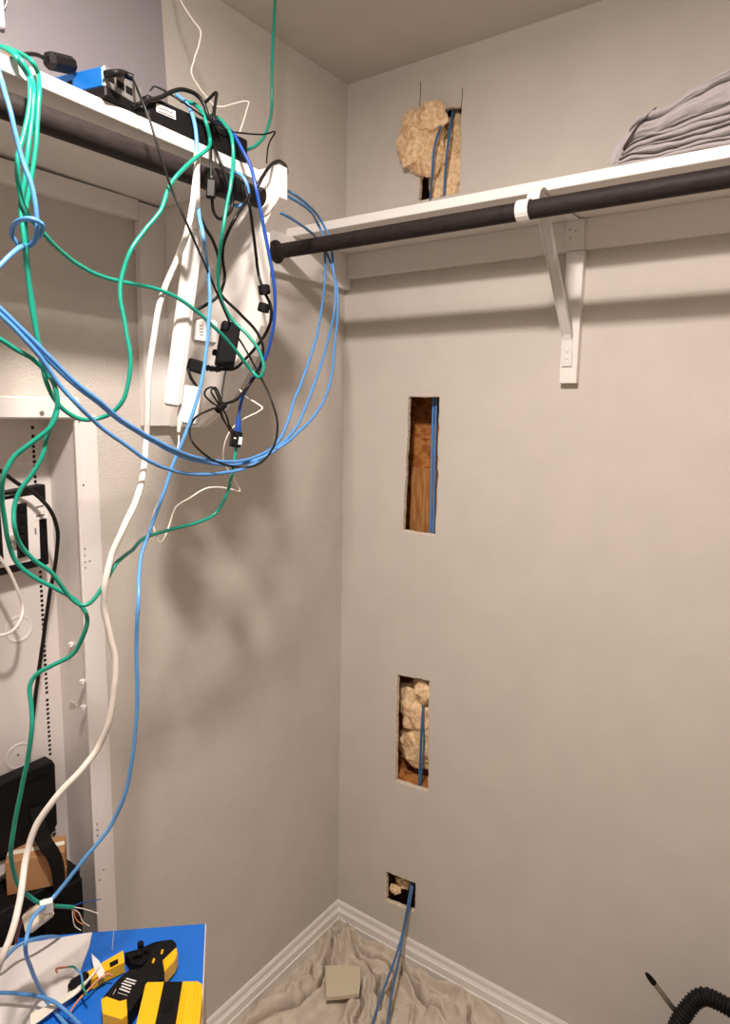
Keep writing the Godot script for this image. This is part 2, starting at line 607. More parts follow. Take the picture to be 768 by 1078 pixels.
	for i in prof.size() - 1:
		var a: Vector2 = prof[i]
		var b: Vector2 = prof[i + 1]
		var d := (b - a).normalized()
		var n := Vector2(-d.y, d.x)
		if n.x < 0 and n.y < 0: n = -n
		quad(bl, Vector3(a.x, a.y, a.x), Vector3(a.x, a.y, RZ), Vector3(b.x, b.y, RZ), Vector3(b.x, b.y, b.x), Vector3(n.x + 0.2, n.y + 0.2, 0))
		quad(bb, Vector3(a.x, a.y, a.x), Vector3(RX, a.y, a.x), Vector3(RX, b.y, b.x), Vector3(b.x, b.y, b.x), Vector3(0, n.y + 0.2, n.x + 0.2))
	struct("baseboard_left", bl, M.trim)
	struct("baseboard_back", bb, M.trim)
	insulation()

func fluff(st: SurfaceTool, c: Vector3, r: Vector3, sd: int, rough := 0.35, lim := Vector2(-1, 1)) -> void:
	var n := FastNoiseLite.new()
	n.seed = sd
	n.frequency = 1.6
	n.fractal_octaves = 2
	n.fractal_gain = 0.4
	var U := 72
	var V := 46
	var g := []
	for i in V + 1:
		var row := []
		for j in U:
			var th := PI * i / V
			var ph := TAU * j / U
			var d := Vector3(sin(th) * cos(ph), cos(th), sin(th) * sin(ph))
			var k := 1.0 + 0.8 * rough * n.get_noise_3dv(d * 0.8) + rough * 0.10 * n.get_noise_3dv(d * 2.6)
			row.append(c + d * r * k)
		g.append(row)
	var nr := []
	for i in V + 1:
		var row := []
		for j in U:
			var a: Vector3 = g[i][(j + 1) % U] - g[i][(j + U - 1) % U]
			var b: Vector3 = g[mini(i + 1, V)][j] - g[maxi(i - 1, 0)][j]
			var m := a.cross(b)
			var o: Vector3 = (g[i][j] - c) / r / r
			if m.length() < 1e-9: m = o
			if m.dot(o) < 0.0: m = -m
			row.append(m.normalized())
		nr.append(row)
	for i in V:
		for j in U:
			var q := (j + 1) % U
			tri(st, g[i][j], g[i][q], g[i + 1][q], nr[i][j], nr[i][q], nr[i + 1][q])
			tri(st, g[i][j], g[i + 1][q], g[i + 1][j], nr[i][j], nr[i + 1][q], nr[i + 1][j])

func fibres(st: SurfaceTool, c: Vector3, r: Vector3, count: int, front: bool) -> void:
	for k in count:
		var d := Vector3(rng.randfn(), rng.randfn(), rng.randfn()).normalized()
		if front and d.z < -0.2: d.z = -d.z
		var p := c + d * r * 0.97
		var t := Vector3(rng.randfn(), rng.randfn(), rng.randfn()).normalized()
		t = (t + d * 0.5).normalized()
		var q := PackedVector3Array([p, p + t * 0.006 + d * 0.002, p + t * 0.010 + Vector3(rng.randfn(), rng.randfn(), rng.randfn()) * 0.002])
		tube(st, q, 0.00022, 3)

func insulation() -> void:
	var t := thing("insulation_tuft", "tan fibreglass insulation bulging out of the opening above the shelf", "insulation", at(450, 205, "z", 0.0))
	var st := mb()
	var a := at(444, 148, "z", 0.010)
	var b := at(455, 124, "z", 0.026)
	fluff(st, a, Vector3(0.060, 0.068, 0.026), 3, 0.45)
	fluff(st, at(438, 134, "z", 0.016), Vector3(0.036, 0.04, 0.022), 21, 0.4)
	fluff(st, at(452, 168, "z", 0.006), Vector3(0.042, 0.036, 0.02), 22, 0.4)
	fluff(st, b, Vector3(0.034, 0.034, 0.022), 4, 0.4)
	fluff(st, at(467, 185, "z", -0.035), Vector3(0.036, 0.09, 0.03), 5, 0.45)
	fluff(st, at(480, 150, "z", -0.05), Vector3(0.045, 0.07, 0.03), 6, 0.45)
	fluff(st, at(478, 185, "z", -0.035), Vector3(0.04, 0.06, 0.028), 8, 0.45)
	part("batt", st, M.insul, t)
	st = mb()
	fibres(st, a, Vector3(0.061, 0.069, 0.027), 900, true)
	fibres(st, at(438, 134, "z", 0.016), Vector3(0.037, 0.041, 0.023), 300, true)
	fibres(st, at(452, 168, "z", 0.006), Vector3(0.043, 0.037, 0.021), 300, true)
	fibres(st, b, Vector3(0.035, 0.035, 0.023), 160, true)
	part("loose_fibre", st, M.fibre, t).set_meta("kind", "stuff")
	t = thing("insulation_tuft", "cream fibreglass insulation filling the opening below the tall one", "insulation", at(436, 800, "z", -0.05))
	st = mb()
	fluff(st, at(446, 745, "z", -0.055), Vector3(0.075, 0.075, 0.03), 11, 0.5)
	fluff(st, at(441, 785, "z", -0.062), Vector3(0.06, 0.06, 0.026), 12, 0.5)
	fluff(st, at(450, 770, "z", -0.05), Vector3(0.045, 0.10, 0.022), 13, 0.5)
	fluff(st, at(447, 728, "z", -0.022), Vector3(0.03, 0.03, 0.012), 14, 0.5)
	part("batt", st, M.insul, t)
	st = mb()
	fibres(st, at(446, 745, "z", -0.055), Vector3(0.076, 0.076, 0.031), 500, true)
	fibres(st, at(441, 785, "z", -0.062), Vector3(0.061, 0.061, 0.027), 400, true)
	part("loose_fibre", st, M.fibre, t).set_meta("kind", "stuff")
	t = thing("insulation_tuft", "small wad of insulation inside the square opening near the baseboard", "insulation", at(418, 935, "z", -0.04))
	st = mb()
	fluff(st, at(416, 936, "z", -0.03), Vector3(0.017, 0.014, 0.012), 15, 0.6)
	fluff(st, at(424, 928, "z", -0.04), Vector3(0.024, 0.015, 0.014), 16, 0.6)
	part("batt", st, M.insul, t)

# ---------------------------------------------------------------- shelves, cleats, rods, brackets
const ROD_R := 0.0165
func shelves() -> void:
	var st := mb()
	span(st, Vector3(0.0, SHELF_LOW, 0.0), Vector3(RX, SHELF_TOP, 0.235), 0.0012)
	single("closet_shelf", st, M.trim, "white painted closet shelf above the four wall openings", "shelf")
	st = mb()
	box(st, Transform3D(Basis(Vector3.RIGHT, -0.022), Vector3(0.1425, shelf_y(1.453) - 0.0095, 1.453)), Vector3(0.285, 0.019, 1.69), 0.0012)
	single("closet_shelf", st, M.trim, "white painted closet shelf carrying the black and blue network boxes", "shelf")
	st = mb()
	span(st, Vector3(0.019, SHELF_LOW - 0.062, 0.0), Vector3(RX, SHELF_LOW, 0.019), 0.001)
	struct("trim_1", st, M.trim)
	st = mb()
	span(st, Vector3(0.0, SHELF_LOW - 0.089, 0.0), Vector3(0.019, SHELF_LOW, 0.32), 0.001)
	struct("trim_2", st, M.trim)
	st = mb()
	span(st, Vector3(0.0, SHELF_LOW - 0.059, 0.665), Vector3(0.019, SHELF_LOW - 0.024, RZ), 0.001)
	struct("trim_3", st, M.trim)
	st = mb()
	span(st, Vector3(0.0, 1.567, 0.56), Vector3(0.019, SHELF_LOW - 0.027, 0.664), 0.0015)
	struct("trim_4", st, M.trim)
	# rods
	var t := thing("closet_rod", "dark brown closet rod under the shelf above the wall openings", "rod", Vector3(1.0, 1.968, 0.29))
	st = mb()
	tube(st, PackedVector3Array([Vector3(0.021, 1.968, 0.29), Vector3(RX, 1.968, 0.29)]), ROD_R, 32)
	part("pole", st, M.rod, t)
	st = mb()
	var side := Basis(Vector3(0, 1, 0), Vector3(-1, 0, 0), Vector3(0, 0, 1))
	lathe(st, Transform3D(Basis(Vector3.BACK, -PI / 2), Vector3(0.019, 1.968, 0.29)), [Vector2(0.0, 0.0), Vector2(0.026, 0.0), Vector2(0.026, 0.002), Vector2(0.0205, 0.004), Vector2(0.0185, 0.012), Vector2(0.0165, 0.012)], 32)
	part("end_cup", st, M.rod, t)
	t = thing("closet_rod", "dark brown closet rod hung with cables below the network boxes", "rod", Vector3(0.29, 1.963, 1.2))
	st = mb()
	tube(st, PackedVector3Array([Vector3(0.286, 1.963, 0.609), Vector3(0.232, 1.975, RZ)]), ROD_R, 32)
	part("pole", st, M.rod, t)
	st = mb()
	# black tape wrapped round the rod near its end
	tube(st, PackedVector3Array([Vector3(0.284, 1.9635, 0.672), Vector3(0.2838, 1.9635, 0.675), Vector3(0.2828, 1.9637, 0.715), Vector3(0.2826, 1.9637, 0.719)]), 0.02, 24, 1.0, PackedFloat32Array([0.0168, 0.0195, 0.0205, 0.0168]))
	part("tape_wrap", st, M.black_plastic, t, "black tape wound round the rod")
	# gusset at the end of that shelf
	t = thing("shelf_support_panel", "white plywood shelf support with a chamfered nose holding the rod end", "shelf support", Vector3(0.15, 1.567, 0.597))
	st = mb()
	var poly := PackedVector2Array([Vector2(0.0195, 1.567), Vector2(0.105, 1.567), Vector2(0.168, 1.604), Vector2(0.25, 1.70), Vector2(0.276, 1.752), Vector2(0.280, 1.80), Vector2(0.280, 1.913), Vector2(0.321, 1.962), Vector2(0.321, 2.0135), Vector2(0.0195, 2.0135)])
	extrude(st, Transform3D(Basis(), Vector3(0, 0, 0.596)), poly, 0.02, 0.0012)
	part("panel", st, M.trim, t)
	st = mb()
	lathe(st, Transform3D(Basis(Vector3.RIGHT, PI / 2), Vector3(0.287, 1.963, 0.606)), [Vector2(0.0, 0.0), Vector2(0.027, 0.0), Vector2(0.027, 0.003), Vector2(0.022, 0.006), Vector2(0.020, 0.013), Vector2(0.017, 0.013)], 32)
	part("rod_cup", st, M.white_plastic, t)
	bracket()

func bracket() -> void:
	var t := thing("shelf_bracket", "white metal shelf and rod bracket on a narrow white board", "bracket", Vector3(0.632, 1.675, 0.0))
	var st := mb()
	span(st, Vector3(0.613, 1.672, 0.0), Vector3(0.651, 1.951, 0.019), 0.001)
	part("backing_board", st, M.trim, t)
	st = mb()
	span(st, Vector3(0.613, 1.951, 0.0195), Vector3(0.651, SHELF_LOW - 0.002, 0.0305), 0.001)
	part("upper_board", st, M.trim, t)
	# strap under the shelf, brace, hook: swept flat strips
	var cx := 0.630
	st = mb()
	strip_path(st, [Vector2(0.032, SHELF_LOW - 0.0035), Vector2(0.236, SHELF_LOW - 0.0035), Vector2(0.241, SHELF_LOW - 0.001), Vector2(0.2425, SHELF_LOW + 0.006)], cx, 0.024, 0.002)
	part("shelf_strap", st, M.white_plastic, t)
	st = mb()
	# brace: channel section from the strap's front down to the board
	strip_path(st, [Vector2(0.215, SHELF_LOW - 0.008), Vector2(0.205, SHELF_LOW - 0.018), Vector2(0.026, 1.776), Vector2(0.0215, 1.764), Vector2(0.0215, 1.722)], cx - 0.002, 0.021, 0.0022)
	part("brace", st, M.white_plastic, t)
	st = mb()
	for s in [-1.0, 1.0]:
		strip_path(st, [Vector2(0.203, SHELF_LOW - 0.021), Vector2(0.03, 1.778)], cx - 0.002 + s * 0.0098, 0.0016, 0.010)
	part("brace_flange", st, M.white_plastic, t)
	st = mb()
	strip_path(st, [Vector2(0.236, SHELF_LOW - 0.003), Vector2(0.256, SHELF_LOW - 0.001), Vector2(0.268, SHELF_LOW - 0.005), Vector2(0.2765, SHELF_LOW - 0.012), Vector2(0.281, SHELF_LOW - 0.022), Vector2(0.2815, 1.984)], cx + 0.011, 0.024, 0.0022)
	part("rod_strap", st, M.white_plastic, t)
	st = mb()
	var hook := [Vector2(0.238, SHELF_LOW - 0.004), Vector2(0.262, SHELF_LOW - 0.004), Vector2(0.267, SHELF_LOW - 0.012)]
	for k in 13:
		var a := deg_to_rad(150.0 - 22.5 * k * 0.95)
		hook.append(Vector2(0.29 + cos(a) * (ROD_R + 0.0018), 1.968 + sin(a) * (ROD_R + 0.0018)))
	strip_path(st, [hook[0], hook[1], hook[2]], cx + 0.006, 0.02, 0.002)
	part("hook_arm", st, M.white_plastic, t)
	st = mb()
	strip_path(st, hook.slice(3), cx, 0.024, 0.0024)
	part("rod_hook", st, M.white_plastic, t)
	st = mb()
	box(st, Transform3D(Basis(), Vector3(cx - 0.001, 1.725, 0.0215)), Vector3(0.022, 0.034, 0.003), 0.001)
	part("mounting_tab", st, M.white_plastic, t)
	for y in [1.742, 1.727]:
		st = mb()
		lathe(st, Transform3D(Basis(Vector3.RIGHT, PI / 2), Vector3(cx - 0.002, y, 0.023)), [Vector2(0.0045, 0.0), Vector2(0.004, 0.0014), Vector2(0.0015, 0.0018), Vector2(0.0, 0.001)], 16)
		part("screw", st, M.white_plastic, t)
	for q in [[0.622, 1.992], [0.634, 1.988], [0.624, 1.975]]:
		st = mb()
		lathe(st, Transform3D(Basis(Vector3.RIGHT, PI / 2), Vector3(q[0], q[1], 0.0306)), [Vector2(0.0022, 0.0), Vector2(0.0016, 0.0008), Vector2(0.0, 0.0003)], 12)
		part("screw", st, M.steel, t)

# a flat strip of given width (along x) swept along (z, y) points
func strip_path(st: SurfaceTool, pts: Array, cx: float, width: float, thick: float) -> void:
	for i in pts.size() - 1:
		var a := Vector3(cx, pts[i].y, pts[i].x)
		var b := Vector3(cx, pts[i + 1].y, pts[i + 1].x)
		var d := b - a
		var y := d.normalized()
		var z := Vector3.RIGHT.cross(y).normalized()
		box(st, Transform3D(Basis(Vector3.RIGHT, y, z), (a + b) * 0.5), Vector3(width, d.length() + thick * 0.8, thick), 0.0004)

# ---------------------------------------------------------------- wiring cabinet in the left wall
func enclosure() -> void:
	var y0 := 0.475
	var y1 := 1.585
	var z0 := 0.805
	var z1 := 1.17
	var X := -0.09
	var t := thing("wiring_cabinet", "white steel wiring cabinet recessed in the wall with its door off", "cabinet", Vector3(X, y0, (z0 + z1) * 0.5))
	var st := mb()
	# sheet with a punched column: bridges of steel between real gaps
	span(st, Vector3(X - 0.0015, y0, z0), Vector3(X, y1, 0.8315))
	span(st, Vector3(X - 0.0015, y0, 0.8375), Vector3(X, y1, z1))
	var yh := y1
	var nxt := y1 - 0.022
	while nxt > y0 + 0.05:
		span(st, Vector3(X - 0.0015, nxt + 0.003, 0.8315), Vector3(X, yh, 0.8375))
		yh = nxt - 0.003
		nxt -= 0.0095 if int(nxt * 100.0) % 13 != 0 else 0.016
	span(st, Vector3(X - 0.0015, y0, 0.8315), Vector3(X, yh, 0.8375))
	part("back_panel", st, M.steel_inner, t)
	st = mb()
	span(st, Vector3(X, y0, z0 - 0.0015), Vector3(0.004, y1, z0))
	part("side_wall", st, M.steel_inner, t)
	st = mb()
	span(st, Vector3(X, y0, z1), Vector3(0.004, y1, z1 + 0.0015))
	part("side_wall", st, M.steel_inner, t)
	st = mb()
	span(st, Vector3(X, y1, z0), Vector3(0.004, y1 + 0.0015, z1))
	part("top_wall", st, M.steel_inner, t)
	st = mb()
	span(st, Vector3(X, y0 - 0.0015, z0), Vector3(0.004, y0, z1))
	part("bottom_wall", st, M.steel_inner, t)
	# frame lying on the wall, with a raised lip round the opening
	st = mb()
	span(st, Vector3(0.0006, y0 - 0.03, 0.762), Vector3(0.004, y1 + 0.002, 0.774), 0.001)
	part("frame_edge", st, M.steel_white, t)
	# the frame itself, drilled through
	var fr := CSGBox3D.new()
	fr.name = "side_frame"
	fr.size = Vector3(0.0059, y1 - y0 + 0.029, 0.0315)
	fr.material = M.steel_white
	var fc := Vector3(0.00355, (y0 - 0.03 + y1 - 0.001) * 0.5, 0.78975)
	fr.position = fc - t.position
	for q in [[82.5, 489], [88, 511], [83.5, 520], [84, 551], [94.5, 591], [86, 612], [98, 806], [95, 814], [97, 842], [109, 916], [105, 927], [103, 956]]:
		var cy := CSGCylinder3D.new()
		cy.name = "screw_hole"
		cy.operation = CSGShape3D.OPERATION_SUBTRACTION
		cy.radius = 0.0024
		cy.height = 0.02
		cy.sides = 12
		cy.position = at(q[0], q[1], "x", 0.0065) - fc
		cy.rotation.z = PI / 2
		cy.material = M.steel_white
		fr.add_child(cy, true)
	for q in [[84.5, 556, 85.2, 576], [97, 846, 99, 866]]:
		var a := at(q[0], q[1], "x", 0.0065)
		var b := at(q[2], q[3], "x", 0.0065)
		var bo := CSGBox3D.new()
		bo.name = "slot"
		bo.operation = CSGShape3D.OPERATION_SUBTRACTION
		bo.size = Vector3(0.02, absf(a.y - b.y), 0.003)
		bo.position = (a + b) * 0.5 - fc
		bo.material = M.steel_white
		fr.add_child(bo, true)
	t.add_child(fr, true)
	st = mb()
	span(st, Vector3(0.0006, y0 - 0.03, z1), Vector3(0.0065, y1 + 0.05, z1 + 0.04), 0.001)
	part("side_frame", st, M.steel_white, t)
	st = mb()
	span(st, Vector3(0.0006, y1 - 0.004, 0.80), Vector3(0.016, y1 + 0.034, z1 + 0.04), 0.003)
	part("top_frame", st, M.steel_white, t)
	st = mb()
	span(st, Vector3(0.0045, y0, z0 - 0.002), Vector3(0.011, y1 - 0.004, z0 + 0.005), 0.001)
	part("lip", st, M.steel_white, t)
	for q in [[20, 662], [20, 796]]:
		var c := at(q[0], q[1], "x", X)
		st = mb()
		lathe(st, Transform3D(Basis(Vector3.BACK, -PI / 2), c), [Vector2(0.026, 0.0), Vector2(0.0255, 0.0015), Vector2(0.022, 0.0012), Vector2(0.0205, 0.0003), Vector2(0.0, 0.0003)], 32)
		part("knockout", st, M.steel_white, t)
		st = mb()
		lathe(st, Transform3D(Basis(Vector3.BACK, -PI / 2), c + Vector3(0.0003, 0.004, 0.002)), [Vector2(0.0024, 0.0), Vector2(0.002, 0.001), Vector2(0.0, 0.0012)], 12)
		part("added_hole_dot", st, M.steel, t)  # steel dot added in place of the dark punched hole in the knockout
	# little plastic clips and screw holes on the frame
	for q in [[75, 678, -0.035], [87, 717, 0.006], [88, 744, 0.006]]:
		var c := at(q[0], q[1], "x", q[2])
		st = mb()
		box(st, Transform3D(Basis(Vector3.UP, 0.3), c), Vector3(0.010, 0.007, 0.009), 0.0015)
		box(st, Transform3D(Basis(Vector3.BACK, 0.6), c + Vector3(0.004, -0.004, 0.004)), Vector3(0.008, 0.003, 0.004), 0.0008)
		part("clip", st, M.white_plastic, t)
	st = mb()
	for q in [[88.5, 578], [88.5, 585], [88.8, 592], [89, 598], [101.5, 868], [102, 874], [102, 880]]:
		box(st, Transform3D(Basis(), at(q[0], q[1], "x", 0.0068)), Vector3(0.0006, 0.003, 0.006))
	part("embossed_mark", st, M.print, t).set_meta("kind", "stuff")
	st = mb()
	lathe(st, Transform3D(Basis(Vector3.BACK, -PI / 2), at(44, 435, "x", 0.0162)), [Vector2(0.0045, 0), Vector2(0.004, 0.001), Vector2(0.002, 0.0012), Vector2(0.0015, 0.0002), Vector2(0, 0.0002)], 16)
	part("screw", st, M.steel, t)
	st = mb()
	box(st, Transform3D(Basis(Vector3.RIGHT, 0.5), at(77.5, 742, "z", z0 + 0.0004)), Vector3(0.018, 0.018, 0.0006))
	part("tape_scrap", st, M.cream_plastic, t)
	cabinet_contents(X, z0)

func disc(st: SurfaceTool, c: Vector3, n: Vector3, r: float, seg := 12) -> void:
	var u := n.cross(Vector3.UP if absf(n.y) < 0.9 else Vector3.RIGHT).normalized()
	var w := n.cross(u)
	for k in seg:
		var a := TAU * k / seg
		var b := TAU * (k + 1) / seg
		tri(st, c, c + (u * cos(a) + w * sin(a)) * r, c + (u * cos(b) + w * sin(b)) * r, n, n, n)

# an upright slab facing +x through four photo corners on plane x, thick metres deep
func face_slab(st: SurfaceTool, corners: Array, x: float, thick: float, bevel := 0.0) -> void:
	var poly := PackedVector2Array()
	for q in corners:
		var p := at(q[0], q[1], "x", x)
		poly.append(Vector2(-p.z, p.y))
	extrude(st, Transform3D(Basis(Vector3(0, 0, -1), Vector3(0, 1, 0), Vector3(1, 0, 0)), Vector3(x - thick * 0.5, 0, 0)), poly, thick, bevel)

func cabinet_contents(X: float, z0: float) -> void:
	# module with ports
	var t := thing("telephone_module", "white faced wiring module with black port blocks inside the wall cabinet", "module", at(20, 600, "x", -0.06))
	var st := mb()
	face_slab(st, [[-60, 532], [48, 510], [52, 594], [-60, 621]], -0.058, 0.028, 0.002)
	part("frame", st, M.black_plastic, t)
	st = mb()
	face_slab(st, [[-60, 538], [37, 521], [49, 530], [50.5, 546], [41, 546], [42.5, 588], [-60, 612]], -0.054, 0.004, 0.0008)
	part("face_plate", st, M.steel_white, t)
	for q in [[[17.5, 531], [28.5, 529.5], [31, 585], [20.5, 588]], [[-12, 538], [0.5, 536], [4.5, 592], [-8, 595]]]:
		st = mb()
		face_slab(st, q, -0.046, 0.012, 0.001)
		var blk := part("port_block", st, M.black_plastic, t)
		for k in 5:
			st = mb()
			var f := (k + 0.5) / 5.0
			var c := at(lerpf(q[1][0], q[2][0], f) - 5.5, lerpf(q[1][1], q[2][1], f) + 1.0, "x", -0.0455)
			box(st, Transform3D(Basis(), c), Vector3(0.004, 0.012, 0.011), 0.001)
			part("port", st, M.black_matte, blk)
	st = mb()
	face_slab(st, [[36, 535.5], [49, 533], [49.5, 537.5], [36.5, 540]], -0.0532, 0.001)
	face_slab(st, [[36, 544], [50, 541], [50.5, 545], [36.5, 548]], -0.0532, 0.001)
	part("label_strip", st, M.sticker, t)
	st = mb()
	for q in [[5, 522, 12], [38, 534, 8], [38, 543.5, 9]]:
		face_slab(st, [[q[0], q[1] - 0.8], [q[0] + q[2], q[1] - 2.6], [q[0] + q[2], q[1] - 1.0], [q[0], q[1] + 0.8]], -0.0525, 0.0006)
	face_slab(st, [[36.6, 556], [38, 555.8], [38.4, 562], [37, 562.2]], -0.0525, 0.0006)
	part("print", st, M.print, t).set_meta("kind", "stuff")
	for q in [[13, 566], [10, 574]]:
		st = mb()
		lathe(st, Transform3D(Basis(Vector3.BACK, -PI / 2), at(q[0], q[1], "x", -0.054)), [Vector2(0.005, 0), Vector2(0.005, 0.014), Vector2(0.0035, 0.016), Vector2(0, 0.016)], 12)
		part("coax_jack", st, M.steel, t)
	# black plastic router standing lower down
	t = thing("black_router", "flat black plastic device standing below the wiring module in the cabinet", "router", at(30, 880, "x", -0.07))
	st = mb()
	face_slab(st, [[-50, 848], [55, 800.5], [58.5, 805], [61, 868], [47, 892], [-50, 925]], -0.058, 0.03, 0.003)
	part("case", st, M.black_plastic, t)
	st = mb()
	face_slab(st, [[22, 826], [53, 813], [53.4, 815.5], [22.4, 829]], -0.0572, 0.001)
	part("seam", st, M.black_matte, t)
	# black strap hanging from it
	st = mb()
	var sp := smooth_path(trace([[38, 850, "x", -0.055], [42, 872, "x", -0.03], [48, 888, "x", 0.012], [56, 900, "x", 0.022], [61, 915, "x", 0.024], [63, 945, "x", 0.022]]), 0.004)
	tube(st, sp, 0.013, 12, 0.25)
	single("black_strap", st, M.black_matte, "black fabric strap hanging over the small brown carton", "strap")
	# white board behind
	st = mb()
	face_slab(st, [[-20, 888], [27, 867], [31, 890], [5, 920], [-20, 935]], -0.064, 0.004, 0.0008)
	single("white_card", st, M.steel_white, "white card leaning behind the small brown carton", "card")
	# black power unit on the cabinet floor
	t = thing("power_unit", "black box on the cabinet floor under the small brown carton", "power unit", Vector3(-0.04, 0.476, 0.93))
	var top := 0.705
	st = mb()
	span(st, Vector3(-0.085, 0.476, 0.835), Vector3(0.0, top, 1.12), 0.003)
	part("case", st, M.black_plastic, t)
	st = mb()
	span(st, Vector3(-0.001, 0.60, 0.838), Vector3(0.012, 0.69, 0.92), 0.003)
	part("front_cover", st, M.black_matte, t)
	st = mb()
	box(st, Transform3D(Basis(), at(66.5, 914.5, "x", 0.0125)), Vector3(0.001, 0.003, 0.012))
	part("print", st, M.yellow, t)
	# small carton
	t = thing("cardboard_box", "small brown cardboard box on the black unit inside the cabinet", "box", at(45, 915, "x", -0.03))
	var b := Basis(Vector3.UP, deg_to_rad(-33))
	var c := Vector3(-0.028, top + 0.034, 0.905)
	st = mb()
	box(st, Transform3D(b, c), Vector3(0.055, 0.066, 0.10), 0.001)
	part("carton", st, M.cardboard, t)
	st = mb()
	box(st, Transform3D(b, c + Vector3(0, 0.0335, 0)), Vector3(0.012, 0.0008, 0.098))
	part("tape", st, M.cream_plastic, t)

# ---------------------------------------------------------------- crumpled drop cloth on the floor
func seg_dist(p: Vector2, a: Vector2, b: Vector2) -> float:
	var ab := b - a
	var f := clampf((p - a).dot(ab) / maxf(ab.length_squared(), 1e-9), 0, 1)
	return (p - a - ab * f).length()

func drop_cloth() -> void:
	var base := 0.034
	var nz := FastNoiseLite.new()
	nz.seed = 31
	nz.frequency = 3.2
	nz.fractal_octaves = 3
	var rz := FastNoiseLite.new()
	rz.seed = 8
	rz.frequency = 4.5
	rz.fractal_type = FastNoiseLite.FRACTAL_RIDGED
	rz.fractal_octaves = 3
	rz.domain_warp_enabled = true
	rz.domain_warp_amplitude = 0.09
	rz.domain_warp_frequency = 5.0
	# folds seen in the photograph: [polyline, width, height (negative is a crease)]
	var folds := []
	for f in [
		[[[352, 997], [346, 1012], [340, 1030], [322, 1050], [265, 1078]], 0.010, -0.020],
		[[[358, 999], [351, 1015], [345, 1032], [328, 1056], [275, 1084]], 0.014, 0.016],
		[[[346, 994], [338, 1012], [330, 1028], [312, 1045], [262, 1070]], 0.014, 0.014],
		[[[366, 992], [384, 1008], [397, 1030], [400, 1060]], 0.008, -0.016],
		[[[364, 998], [380, 1014], [388, 1034], [390, 1070]], 0.012, 0.014],
		[[[374, 986], [400, 998], [420, 1010]], 0.012, 0.020],
		[[[372, 992], [398, 1006], [415, 1022]], 0.007, -0.014],
		[[[418, 1018], [436, 1036], [446, 1056], [462, 1066]], 0.009, -0.022],
		[[[424, 1018], [446, 1026], [470, 1042], [482, 1052]], 0.013, 0.026],
		[[[426, 1030], [444, 1042], [462, 1058], [476, 1062]], 0.012, 0.022],
		[[[434, 1026], [452, 1040], [470, 1056]], 0.006, -0.02],
		[[[484, 1046], [500, 1052], [520, 1072]], 0.014, 0.018],
		[[[492, 1058], [500, 1078], [506, 1090]], 0.007, -0.014],
		[[[372, 1052], [364, 1078], [360, 1090]], 0.012, 0.016],
		[[[378, 1030], [381, 1056], [376, 1090]], 0.006, -0.012],
		[[[404, 1030], [402, 1056], [398, 1090]], 0.010, 0.012],
		[[[412, 1032], [410, 1056], [404, 1090]], 0.007, -0.012],
		[[[275, 1062], [300, 1052], [322, 1036]], 0.012, 0.012],
		[[[300, 1040], [318, 1020], [326, 1008]], 0.010, 0.012],
		[[[306, 1044], [324, 1024], [331, 1012]], 0.006, -0.010],
		[[[430, 1056], [436, 1074], [430, 1090]], 0.010, 0.014],
		[[[452, 1066], [470, 1078], [480, 1090]], 0.010, 0.014],
	]:
		var pl := PackedVector2Array()
		for q in f[0]:
			var p := at(q[0], q[1], "y", 0.05)
			pl.append(Vector2(p.x, p.z))
		folds.append([pl, f[1], f[2]])
	var pile := at(355, 984, "y", 0.075)
	var N := 290
	var lo := 0.0168
	var size := 0.88
	var g := []
	for i in N + 1:
		var row := PackedVector3Array()
		for j in N + 1:
			# finer steps near the corner that the camera sees
			var u := pow(float(i) / N, 1.35)
			var v := pow(float(j) / N, 1.35)
			var x := lo + size * u
			var z := lo + size * v
			var q := Vector2(x, z)
			var qw := q + Vector2(nz.get_noise_2d(x * 2.5 + 7, z * 2.5), nz.get_noise_2d(x * 2.5, z * 2.5 + 40)) * 0.02
			var h := base + 0.012 * nz.get_noise_2d(x * 1.6, z * 1.6) + 0.007 * pow(maxf(rz.get_noise_2d(x * 0.7, z * 0.7), 0.0), 2.0)
			for f in folds:
				var dm := 1e9
				var pl: PackedVector2Array = f[0]
				for k in pl.size() - 1:
					dm = minf(dm, seg_dist(qw, pl[k], pl[k + 1]))
				var w: float = f[1]
				if dm < w * 3.0:
					# a rounded fold, or a sharp crease with a lip on either side
					h += f[2] * (1.5 * exp(-dm * dm / (w * w)) if f[2] > 0.0 else 2.0 * maxf(0.0, 1.0 - dm / (w * 0.75)) - 0.5 * exp(-pow((dm - w * 1.25) / (w * 0.6), 2.0)))
			# bundle in the corner
			var dp := Vector2(x - pile.x, z - pile.z)
			var rr := dp.length()
			if rr < 0.07:
				var k := 1.0 - rr / 0.07
				var ang := atan2(dp.y, dp.x)
				var swirl := sin(ang * 4.0 + 60.0 * rr + 3.0 * nz.get_noise_2d(x * 9.0, z * 9.0))
				h += smoothstep(0.0, 0.35, k) * (0.042 + 0.015 * swirl * smoothstep(1.0, 0.6, k) + 0.006 * sin(ang * 7.0 - 40.0 * rr))
			var edge := minf(x, z) - lo
			h = minf(h, 0.064 + edge * 1.3)
			row.append(Vector3(x, maxf(h, 0.003), z))
		g.append(row)
	var st := mb()
	var nrm := []
	for i in N + 1:
		var row := PackedVector3Array()
		for j in N + 1:
			var dx: Vector3 = g[mini(i + 1, N)][j] - g[maxi(i - 1, 0)][j]
			var dz: Vector3 = g[i][mini(j + 1, N)] - g[i][maxi(j - 1, 0)]
			row.append(dz.cross(dx).normalized())
		nrm.append(row)
	for i in N:
		for j in N:
			tri(st, g[i][j], g[i + 1][j], g[i + 1][j + 1], nrm[i][j], nrm[i + 1][j], nrm[i + 1][j + 1])
			tri(st, g[i][j], g[i + 1][j + 1], g[i][j + 1], nrm[i][j], nrm[i + 1][j + 1], nrm[i][j + 1])
